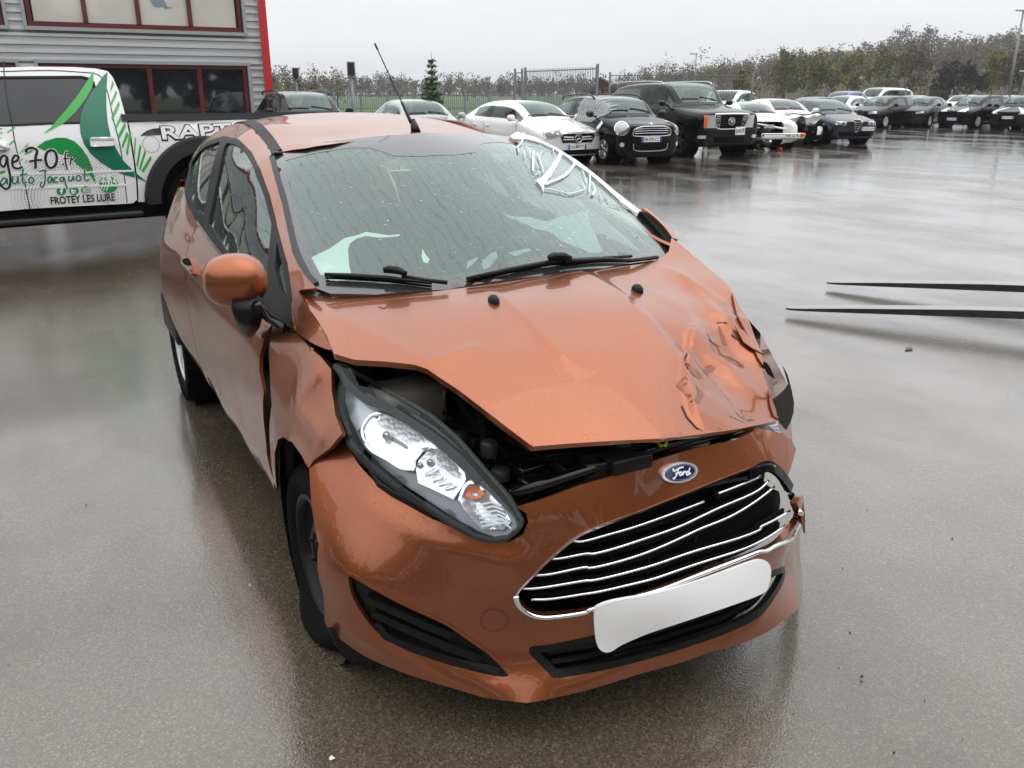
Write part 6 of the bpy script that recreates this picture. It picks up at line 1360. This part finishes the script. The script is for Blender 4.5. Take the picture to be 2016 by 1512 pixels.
SZ = dict(hb, H=1.5, L=3.8, xr=3.2, xb=3.7, xc=1.0, xt=1.6, wb=2.4, plate=('BG-426-ZJ', 0, .55, True), corner=[('headlight', [(-.10, .70), (.12, .95), (.20, .98), (.22, .80), (.05, .68)], 'lamp_lens', .010, 45)], front=[('grille', [(-.4, .50), (.4, .50), (.36, .28), (-.36, .28)], 'black_matte', .008)])
parked_car('parked_car', 'black small hatchback cut off by the right edge', SZ, (-21.9, 37.15), -78, M['car_black'], 2)
parked_car('parked_car', 'white hatchback partly hidden behind the far black hatchback', dict(hb, corner=G['corner']), (-29.6, 34.2), -72, M['car_white'], 2)
parked_car('parked_car', 'dark grey saloon roof behind the two white wrecks', S2, (-26.2, 28.0), -76, M['car_dark'], 2)
parked_car('parked_car', 'blue car with rounded roof behind the navy saloon', dict(hb, H=1.72, belt=1.1, belt_r=1.12, cowl=1.15, hood=1.05, wr=.68), (-36.5, 41.8), -78, M['car_blue'], 2)
parked_car('parked_car', 'silver grey car between the far black hatchback and the black saloon', hb, (-31.0, 41.2), -74, M['car_silver'], 2)
parked_car('parked_car', 'white car roof just above the black estate with long headlights', dict(hb, H=1.5), (-32.2, 47.5), -78, M['car_white'], 2)
parked_car('parked_car', 'silver hatchback just behind the small black hatchback at the right', hb, (-27.5, 44.5), -78, M['car_silver'], 2)
VN = dict(L=5.2, W=1.95, H=1.98, belt=1.22, belt_r=1.22, hood=1.15, nose=1.0, cowl=1.22, xc=.75, xt=1.35, xr=4.85, xb=5.1, R=.34, xf=.9, wb=3.1, wr=.82, deck=1.26, tail=1.2, xB=2.4, rim='steel')
mv = parked_car('minibus', 'white minibus with dark square side windows behind the far row', VN, (-42.2, 52.0), -84, M['car_white'], 2)
mv[0]['category'] = 'minibus'
parked_car('parked_van', 'low white van roof behind the big off-roader', dict(VN, H=1.75, L=4.4, xr=4.0, xb=4.3, belt=1.1, belt_r=1.1, hood=1.0, cowl=1.12), (-32.5, 29.5), -60, M['car_white'], 2)[0]['category'] = 'van'
# ------------------------------------------------------------------ hills, far wood, single trees
NPR = np.random.RandomState(11)
SKY_U = [-400, 540, 700, 760, 830, 1000, 1200, 1300, 1360, 1450, 1540, 1600, 1650, 1700, 1750, 1800, 1850, 1900, 1950, 2016, 2500]
SKY_V = [150, 152, 156, 158, 153, 153, 151, 144, 136, 121, 110, 101, 96, 90, 80, 79, 82, 84, 78, 73, 60]
def skyv(u): return np.interp(u, SKY_U, SKY_V)
def hillz(u, d):
    top = (183-skyv(u))/1761*470-9.5
    return np.maximum(top, 0)*np.clip((d-190)/280, 0, 1)**1.1
us, ds = np.linspace(-500, 2600, 60), np.concatenate([np.linspace(150, 480, 14), [600, 900, 1500]])
V = [];
for u in us:
    for d in ds: p = place(u, d); V.append((p[0], p[1], hillz(u, d)-.3 if d < 500 else hillz(u, 480)*.6-.3))
nd = len(ds); hills = obj('hills', V, [(i*nd+j, (i+1)*nd+j, (i+1)*nd+j+1, i*nd+j+1) for i in range(len(us)-1) for j in range(nd-1)], add_noise_color(mat('hill_soil', (.07, .058, .034), .95, spec=.05), (.072, .06, .034), .35, .05), None, True, 'structure')
WOOD = {k: add_noise_color(mat('wood_'+k, c, .95, spec=.05), c, .35, .35) for k, c in dict(brown=(.092, .070, .042), grey=(.105, .090, .070), olive=(.105, .098, .032), dark=(.030, .029, .018), yellow=(.155, .14, .036), pale=(.20, .185, .125), bark=(.10, .09, .075), birch=(.35, .34, .32)).items()}
M['needle'] = add_noise_color(mat('needle', (.05, .085, .035), .8), (.05, .085, .035), .4, 6)
def quads(c, s, rs, flat=1.0):
    """n random small leaf-sized faces around centres c with sizes s"""
    n = len(c); a = rs.randn(n, 3); a /= np.linalg.norm(a, axis=1)[:, None]; b = rs.randn(n, 3); b -= a*(a*b).sum(1)[:, None]; b /= np.linalg.norm(b, axis=1)[:, None]
    a, b = a*s[:, None]*.5, b*s[:, None]*.5*flat
    V = np.stack([c-a-b, c+a-b, c+a*.8+b, c-a*.8+b], 1).reshape(-1, 3); return V, np.arange(4*n).reshape(n, 4)
def crown_pts(n, rx, rz, rs, clumps=9):
    cc = rs.randn(clumps, 3); cc /= np.linalg.norm(cc, axis=1)[:, None]; cc *= (.35+.5*rs.rand(clumps))[:, None]; k = rs.randint(0, clumps, n)
    P = cc[k]+np.clip(rs.randn(n, 3), -1.3, 1.3)*.18; return P*np.array((rx, rx, rz))
fV, fF, fM = [], [], []; mats = ['brown', 'grey', 'olive', 'dark', 'yellow', 'bark']
nv = 0
for d0 in np.arange(205, 480, 24):
    n = int(d0*.26)+26
    for k in range(n):
        u = -450+3000*(k+NPR.rand())/n; d = d0+NPR.rand()*22; p = place(u, d); z = hillz(u, d)
        left = u < 1250
        if left and d < 330: continue
        hh = 8+4*NPR.rand() if not left else 6.5+4.5*NPR.rand()
        rx = hh*(.24+.14*NPR.rand())
        kind = NPR.choice(6, p=(.35, .18, .31, .08, .08, 0)) if not left else NPR.choice(6, p=(.36, .50, .04, .09, .01, 0))
        m = 170; c = crown_pts(m, rx*1.15, hh*.52, NPR, 12)+np.array((p[0], p[1], z+hh*.48)); q, f = quads(c, (.32+.42*NPR.rand(m))*d/330, NPR, .55); fV.append(q); fF.append(f+nv); nv += len(q); fM += [kind]*m
        # trunk
        t = .12+.1*NPR.rand(); tv = np.array([(p[0]+t, p[1], z-1), (p[0]-t*.5, p[1]+t, z-1), (p[0]-t*.5, p[1]-t, z-1), (p[0], p[1], z+hh*.85)]); fV.append(tv); fF.append(np.array([(nv, nv+1, nv+3, nv+3), (nv+1, nv+2, nv+3, nv+3), (nv+2, nv, nv+3, nv+3)])); nv += 4; fM += [5]*3
V = np.vstack(fV); F_ = [tuple(dict.fromkeys(f)) for f in np.vstack(fF)]
wood = obj('far_wood', V, F_, None, None, False, 'stuff')
for k in mats: wood.data.materials.append(WOOD[k])
wood.data.polygons.foreach_set('material_index', fM)
def bare_limbs(mb, p, d, L, r, depth, rs, spread=.6):
    e = p+d*L; mb.tube([p, (p+e)/2+rs.randn(3)*L*.03, e], [r, r*.8, r*.6], 5, cap=False); tips = [e]
    if depth == 0: return tips
    for k in range(3):
        nd_ = d+rs.randn(3)*spread*.6; nd_[2] += .15; nd_ /= np.linalg.norm(nd_); tips += bare_limbs(mb, p+(e-p)*(.55+.15*k), nd_, L*(.62+.12*rs.rand()), r*.52, depth-1, rs, spread)
    return tips
def tree(label, u, d, vtop, rx, leaf, nleaf=500, size=.5, vbase=None, seed=1, depth=3, bark='bark', group=None, nm='tree', zbase=None, crown_lo=.06):
    rs = np.random.RandomState(seed); p = place(u, d); zb = hillz(u, d) if zbase is None else zbase; h = zat(vtop, d)-zb
    t = thing(nm, label, 'tree', (p[0], p[1], zb), 0, group); mb = MB()
    tips = np.array(bare_limbs(mb, np.array((0, 0, -.3)), np.array((0, 0, 1.0)), h*.42, h*.018, depth, rs)); 
    sc = (h*.97-h*.2)/max(.1, tips[:, 2].max()-h*.2)
    mb.V = [(x, y, z if z < h*.2 else h*.2+(z-h*.2)*sc) for x, y, z in mb.V]; mb.build('trunk', WOOD[bark], t)
    hc = (1-crown_lo)/2*h; c = crown_pts(nleaf, rx, hc, rs, 14); c[:, 2] += h-hc; tp = tips[rs.randint(0, len(tips), nleaf)]*np.array((1, 1, sc)); k = rs.rand(nleaf) < .35; c[k] = tp[k]+rs.randn(k.sum(), 3)*rx*.12
    q, f = quads(c, size*(.5+rs.rand(nleaf)), rs, .6); obj('crown', q, f, WOOD[leaf], t, False); return t
for k, (u, vt, rx) in enumerate(((548, 140, 1.5), (572, 136, 1.6), (598, 141, 1.4), (630, 134, 1.9), (664, 138, 1.9))):
    tree(('pale budding tree nearest the red corner post', 'pale budding tree second from the red corner post', 'pale budding tree third from the red corner post', 'tallest pale budding tree at the left', 'pale budding tree nearest the floodlight')[k], u, 95, vt, rx, 'pale', 420, .16, seed=20+k, depth=4, group='pale budding trees behind the building corner', zbase=0, crown_lo=.15)
tree('round olive green tree at the left end of the near wood', 1545, 172, 118, 4.2, 'olive', 1500, .42, seed=31); tree('broad olive tree behind the site fence end', 1600, 168, 120, 4.4, 'olive', 1500, .42, seed=32)
tree('yellow green tree in the middle of the near wood', 1668, 170, 118, 3.6, 'yellow', 1300, .42, seed=33); tree('olive brown tree with white birch stem', 1740, 172, 112, 3.6, 'olive', 1200, .42, seed=34, bark='birch'); tree('russet olive tree left of the grey bare tree', 1796, 175, 108, 3.8, 'brown', 1200, .42, seed=35)
tree('pale grey bare round tree above the dark thicket', 1862, 180, 116, 3.6, 'grey', 1300, .3, seed=36); tree('dark brown thicket behind the white minibus', 1858, 150, 138, 3.0, 'dark', 900, .5, seed=37, crown_lo=.02); tree('second dark brown thicket left of the tallest lamp', 1908, 150, 142, 2.6, 'dark', 800, .5, seed=38, crown_lo=.02)
tree('yellowish tree right of the dark thickets', 1950, 165, 120, 3.0, 'yellow', 1100, .4, seed=39); tree('brown tree at the right edge of the wood', 2006, 165, 112, 3.6, 'brown', 1200, .42, seed=40)
tree('bare round tree standing out on the ridge', 1762, 455, 71, 6.5, 'grey', 420, .7, seed=41, crown_lo=.3); tree('smaller bare tree on the ridge right of the round one', 1806, 455, 72, 5.5, 'grey', 380, .7, seed=42, crown_lo=.3); tree('dark pointed conifer on the skyline', 1539, 430, 104, 2.6, 'dark', 420, .9, seed=43)
tree('yellow green bush behind the last site fence', 1466, 120, 146, 2.0, 'yellow', 500, .4, seed=44, zbase=0); tree('brown bush between the two site fences', 1190, 130, 160, 3.2, 'brown', 600, .4, seed=45, zbase=0)
# young spruce by the fence
def spruce(label, u, d, vtop, w):
    rs = np.random.RandomState(5); p = place(u, d); h = zat(vtop, d); t = thing('spruce_tree', label, 'tree', tuple(p)); mb = MB(); mb.tube([(0, 0, 0), (0, 0, h*.6), (0, 0, h)], [.05, .025, .004], 6); br = MB(); C_, S_ = [], []
    for z in np.concatenate([np.arange(.15, h*.66, .11), [h*.70, h*.77, h*.83, h*.88]]):
        f = (1-z/h); R_ = w*(f**.8)*(1.0 if z < h*.6 else .9); n = 9 if z < h*.6 else 6
        for k in range(n):
            q = 2*math.pi*(k+rs.rand()*.7)/n; r_ = R_*(.75+.4*rs.rand()); e = np.array((r_*math.cos(q), r_*math.sin(q), z-.12*r_+.08*(z > h*.6))); br.tube([(0, 0, z), e*np.array((.6, .6, 1))+np.array((0, 0, .0)), e], [.010, .007, .003], 4, cap=False)
            m = int(26*r_/w)+7; s = rs.rand(m)**.7; C_.append(np.array((0, 0, z))+(e-np.array((0, 0, z)))*s[:, None]+rs.randn(m, 3)*.028); S_.append(.045+.05*rs.rand(m))
    mb.build('trunk', WOOD['bark'], t); br.build('branches', WOOD['bark'], t); q, f = quads(np.vstack(C_), np.concatenate(S_), rs, .45); obj('crown', q, f, M['needle'], t, False)
spruce('young dark spruce with a thin leader behind the grey car', 851, 27, 106, .62)
# unseen trees behind the camera, close and tall to darken reflections in paint and glass
bV, bF, nb_ = [], [], 0; bm_ = []
for k in range(130):
    a = YAW+math.pi+math.radians(-95+190*(k+NPR.rand())/130); d = 24+16*NPR.rand(); hh = 8+5*NPR.rand(); c = crown_pts(60, hh*.36, hh*.45, NPR)+np.array((CP[0]+d*math.cos(a), CP[1]+d*math.sin(a), hh*.5)); q, f = quads(c, .9+.8*NPR.rand(60), NPR, .7); bV.append(q); bF.append(f+nb_); nb_ += len(q)
obj('unseen_thicket', np.vstack(bV), np.vstack(bF), WOOD['dark'], None, False, 'stuff')
# small things on the tarmac
M['leaf'] = mat('dead_leaf', (.10, .075, .06), .5)
def litter(label, u, v, r, m, seed, cat):
    rs = np.random.RandomState(seed); p = on(u, v, 'z', .006); n = 7; P = [np.array((r*(.6+.7*rs.rand())*math.cos(q), r*.5*(.6+.7*rs.rand())*math.sin(q), .004*rs.rand())) for q in np.linspace(0, 2*math.pi, n, endpoint=False)]
    V = [rotz(math.atan2(CR[1], CR[0])+rs.rand())@x+p for x in P]+[p+np.array((0, 0, .012))]; o = obj('litter', V, [(i, (i+1) % n, n) for i in range(n)], m, None, False); tag(o, label, cat)
litter('flat dead leaf on the tarmac below the nearer fork tine', 1790, 686, .055, M['leaf'], 1, 'leaf'); litter('white paper scrap at the bottom edge left of the car', 653, 1494, .010, M['paper'], 2, 'scrap')
litter('tiny white chip beside the flat front tyre', 492, 1154, .006, M['paper'], 3, 'chip'); litter('small brown leaf on the tarmac at lower right', 1697, 1334, .008, M['leaf'], 4, 'leaf')
obs = MB(); rs = np.random.RandomState(8)
for k in range(110):
    u, v = rs.rand()*2016, 560+rs.rand()*950; p = on(u, v, 'z', .003); s = .0016+.003*rs.rand()**2
    if 320 < u < 1600 and v < 1400: continue
    obs.box(p, (s*1.4, s, s*.8), rotz(rs.rand()*3))
obs.build('grit', M['leaf'], None, False, 'stuff')
# ------------------------------------------------------------------ rain haze over the yard
hz = bpy.data.materials.new('haze_air'); hz.use_nodes = True; hn, hl = hz.node_tree.nodes, hz.node_tree.links; hn.clear()
ho = hn.new('ShaderNodeOutputMaterial'); hv = hn.new('ShaderNodeVolumePrincipled'); hv.inputs['Color'].default_value = (.93, .95, 1, 1); hv.inputs['Density'].default_value = .00042; hv.inputs['Anisotropy'].default_value = .2
hl.new(hv.outputs[0], ho.inputs['Volume'])
obj('haze', *box_vf((-650, 850, 34), (3800, 3500, 72)), hz, None, False, 'stuff')
GROUPS = dict(parked_car='cars parked in the yard', wrecked_car='wrecked white cars', fork_tine='fork tines on the tarmac', street_lamp='lamps around the yard', mesh_fence='wire fences round the yard', tree='trees of the near wood')
for o in COL.objects:
    k = o.name.split('.')[0]
    if o.parent is None and k in GROUPS and not o.get('group'): o['group'] = GROUPS[k]
